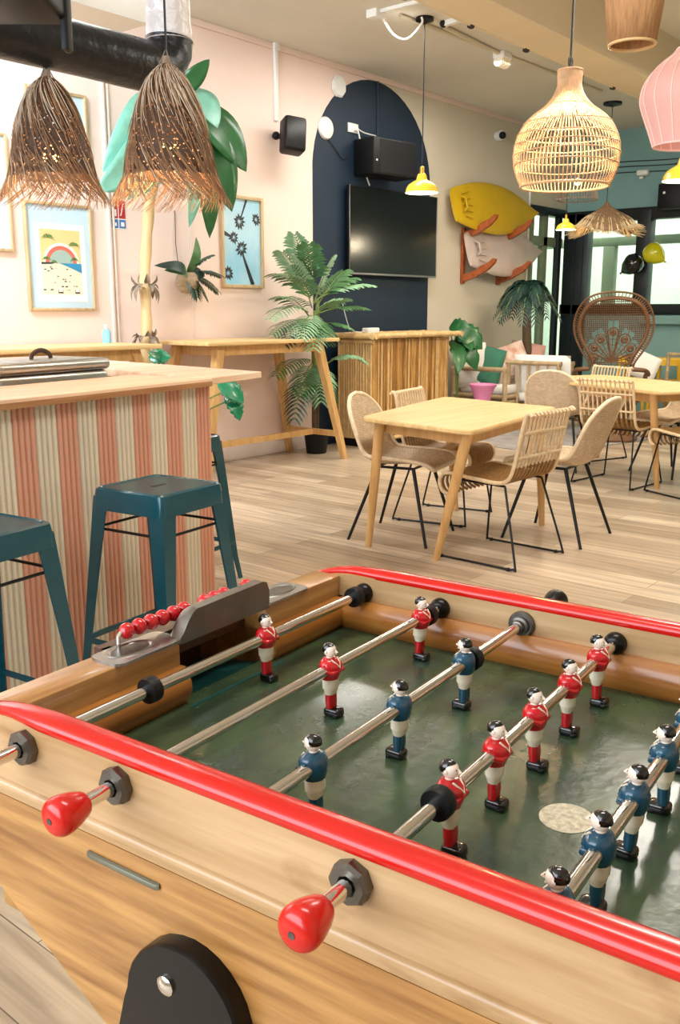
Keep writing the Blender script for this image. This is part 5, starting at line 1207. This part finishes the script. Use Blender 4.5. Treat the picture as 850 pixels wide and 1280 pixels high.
# brown wire shade far behind
d0 = 9.3; c = at(721, 250, d0); t = thing('wire_drum_lamp', 'small brown wire drum lamp half hidden behind the rattan pendant', 'pendant lamp', c); Rr = .19; m = MB('wire_brown')
for k in range(48): q = 2 * math.pi * k / 48; m.tube([(Rr * math.cos(q), Rr * math.sin(q), 0), (Rr * .82 * math.cos(q), Rr * .82 * math.sin(q), .28)], .0035, 4)
for r, z in ((Rr, 0), (Rr * .92, .14), (Rr * .82, .28)): m.tube([(r * math.cos(q), r * math.sin(q), z) for q in (2 * math.pi * j / 28 for j in range(28))], .006, 5, closed=True)
m.tube([(-Rr * .82, 0, .28), (Rr * .82, 0, .28)], .004, 4); m.build('wire_shade', t); bulb(t, .16, .03, 'bulb_dim'); cord(t, CZ - c.z, .004, z0=.2)
# jute drum lamp, top right
d0 = 3.3; c = at(790, 56, d0); t = thing('jute_pendant', 'brown jute string drum lamp at the top right, upside-down cone', 'pendant lamp', c); r0 = (at(819, 54, d0) - at(761, 54, d0)).length / 2; Hj = .24
m = MB('jute'); n = 96; rings = []
for z, k in ((0, 1.0), (Hj * .5, 1.22), (Hj, 1.42), (Hj + .04, 1.38)):
    rings.append([Vector((r0 * k * math.cos(q) * (1 + .012 * (j % 2)), r0 * k * math.sin(q) * (1 + .012 * (j % 2)), z)) for j, q in enumerate(2 * math.pi * j / n for j in range(n))])
m.loft(rings, caps=False); m.build('string_shade', t, 80, solid=.004)
m = MB('bamboo_pale'); m.tube([(r0 * math.cos(q), r0 * math.sin(q), 0) for q in (2 * math.pi * j / 36 for j in range(36))], .005, 6, closed=True).tube([(r0 * 1.4 * math.cos(q), r0 * 1.4 * math.sin(q), Hj + .03) for q in (2 * math.pi * j / 36 for j in range(36))], .005, 6, closed=True).tube([(-r0 * 1.4, 0, Hj + .03), (r0 * 1.4, 0, Hj + .03)], .003, 5); m.build('hoops', t); bulb(t, .16, .03, 'bulb_dim'); cord(t, CZ - c.z, .004, z0=.2)
# pink sheer lamp
d0 = 3.75; c = at(856, 182, d0); t = thing('pink_pendant', 'pink sheer cloth pendant lamp at the right edge', 'pendant lamp', c); rb_ = (at(855, 182, d0) - at(815, 182, d0)).length; Rp = (at(856, 122, d0) - at(796, 122, d0)).length; Hp = at(850, 62, d0).z - c.z
prp = [(rb_, 0), (Rp * .80, Hp * .18), (Rp * .95, Hp * .38), (Rp * 1.0, Hp * .5), (Rp * .93, Hp * .66), (Rp * .72, Hp * .81), (Rp * .42, Hp * .93), (Rp * .30, Hp * 1.0)]
PP = [(v.x, v.z) for v in catmull([(a_, 0, b2) for a_, b2 in prp], 3)]
m = MB('pink_sheer'); m.lathe(PP, 48, caps=False); m.build('cloth_shade', t, 80)
m = MB('pink_wire')
for k in range(16): q = 2 * math.pi * k / 16; m.tube([(a_ * 1.005 * math.cos(q), a_ * 1.005 * math.sin(q), b2) for a_, b2 in PP], .003, 5)
for a_, b2 in (PP[0], PP[-1]): m.tube([(a_ * math.cos(q), a_ * math.sin(q), b2) for q in (2 * math.pi * j / 36 for j in range(36))], .004, 5, closed=True)
m.build('wire_ribs', t); bulb(t, Hp * .7, .03, 'bulb_dim'); cord(t, CZ - c.z, .004, z0=Hp * .75)
# straw bell lamps over the bar
def bell(label, c, top, Rb, H, power):
    t = thing('straw_bell_lamp', label, 'pendant lamp', c, rnd.uniform(0, 3), 'straw bell lamps over the bar')
    P = [(.10, 1.0), (.22, .965), (.42, .88), (.62, .72), (.78, .52), (.90, .30), (.98, .10)]
    PB = [(v.x * Rb, v.z * H) for v in catmull([(a_, 0, b2) for a_, b2 in P], 3)]
    m = MB('straw_core'); m.lathe(PB, 36, caps=False); m.build('woven_bell', t, 80)
    m = MB('straw_a', 'straw_b')
    def rr(z):
        for (a0, b0), (a1, b1) in zip(PB, PB[1:]):
            if b1 <= z <= b0: return a0 + (a1 - a0) * (b0 - z) / (b0 - b1)
        return PB[-1][0] + (PB[-1][1] - z) * .45
    for k in range(520):
        q0 = rnd.uniform(0, 2 * math.pi); zs = H * rnd.choice((1.0, .97, .8, .5, .34, .26, .2, .16, .12)) * rnd.uniform(.93, 1.0); ln = H * rnd.uniform(.30, .55); z1 = zs - ln
        if zs < H * .45: z1 = max(-H * .15, zs - H * rnd.uniform(.26, .42))
        sw = rnd.uniform(.25, .75); lift = rnd.uniform(1.01, 1.07); Pp = []
        for i in range(6):
            f = i / 5; z = zs + (z1 - zs) * f; r = rr(z) * (1 + (lift - 1) * (.3 + f)) + .004; q = q0 + sw * f; Pp.append(Vector((r * math.cos(q), r * math.sin(q), z)))
        m.use('straw_b' if (rnd.random() < .62 and zs > H * .9) or rnd.random() < .10 else 'straw_a').tube(Pp, [.0014, .0016, .0015, .0014, .0012, .0006], 4)
    m.build('raffia_fringe', t, 80)
    m = MB('bark_rag'); m.tube([(0, 0, H * .98), (0, 0, H * 1.06)], [.02, .012], 8)
    for k in range(3): q = k * 2.1; m.tube([(.03 * math.cos(q), .03 * math.sin(q), H * .97), (0, 0, H * 1.12)], .002, 4)
    m.build('hanging_knot', t); bulb(t, H * .30, .032); cord(t, top - c.z, .004, z0=H * 1.05); pl(c + Vector((0, 0, H * .28)), power, (1, .62, .28), .035); return t
d0 = 3.85; c = ony(67, 236, dy); H1 = ony(64, 97, dy).z - c.z; bell('straw bell lamp with raffia fringe hanging below the black duct, at the left', c, dz - dr + .01, .158, H1, 40)
d0 = 3.55; c = at(214, 236, d0); H2 = at(208, 80, d0).z - c.z; bell('larger straw bell lamp on a long cord in front of the black duct', c, CZ, .158, H2, 55)

# ================================================================== LIGHT
def area(loc, tgt, sx, sy, power, col=(1, 1, 1), spread=None):
    l = bpy.data.lights.new('area_light', 'AREA'); l.shape = 'RECTANGLE'; l.size = sx; l.size_y = sy; l.energy = power; l.color = col
    o = bpy.data.objects.new('area_light', l); COL.objects.link(o); o.location = loc
    o.rotation_euler = (Vector(tgt) - Vector(loc)).to_track_quat('-Z', 'Y').to_euler(); return o
area((XB + .05, 2.4, 2.0), (4, 3.0, 1.5), 5.0, 2.6, 215, (.84, .92, 1))          # daylight through the back window
area((2.2, 4.6, 3.45), (3.1, 5.9, 2.3), 2.4, .5, 250, (.80, .91, 1))             # added cool light from no visible source, whitens the upper left wall
area((1.6, .6, 3.45), (1.7, .7, 0), 1.4, .4, 34, (1, .95, .87))                   # ceiling panels
area((5.2, 1.6, 3.05), (5.2, 1.7, 0), 2.4, .4, 60, (1, .94, .84))
area((8.5, 2.2, 3.05), (8.5, 2.6, 0), 2.4, .4, 60, (1, .92, .80))
area((7.0, 4.7, 3.45), (7.0, 4.8, 0), 3.0, .4, 55, (1, .95, .87))
area((XE + 1.6, 3.5, 3.4), (XE + 2.9, 3.8, 1.2), 7, .8, 105, (.93, 1, .92))       # daylight outside the end window
area((XE + 1.0, WY + .35, 3.2), (XE + 2.2, WY + 1.4, 1.3), 2.0, .5, 45, (.95, 1, .92))
w = bpy.data.worlds.new('world'); SC.world = w; w.use_nodes = True; bg = w.node_tree.nodes['Background']; bg.inputs[0].default_value = (.85, .92, 1, 1); bg.inputs[1].default_value = .6

# ================================================================== CAMERA AND VIEW
cam = bpy.data.cameras.new('camera'); co = bpy.data.objects.new('camera', cam); COL.objects.link(co); SC.camera = co
cam.sensor_fit = 'VERTICAL'; cam.sensor_height = 36; cam.lens = F / 1280 * 36; cam.clip_start = .02
co.location = EYEV; co.rotation_euler = (math.pi / 2 - PIT, 0, YAW - math.pi / 2)
SC.view_settings.view_transform = 'Standard'; SC.view_settings.look = 'None'; SC.view_settings.gamma = 1; SC.view_settings.use_curve_mapping = False
SC.view_settings.exposure = .25
try: SC.cycles.use_denoising = True; SC.cycles.max_bounces = 8; SC.cycles.transparent_max_bounces = 24
except Exception: pass
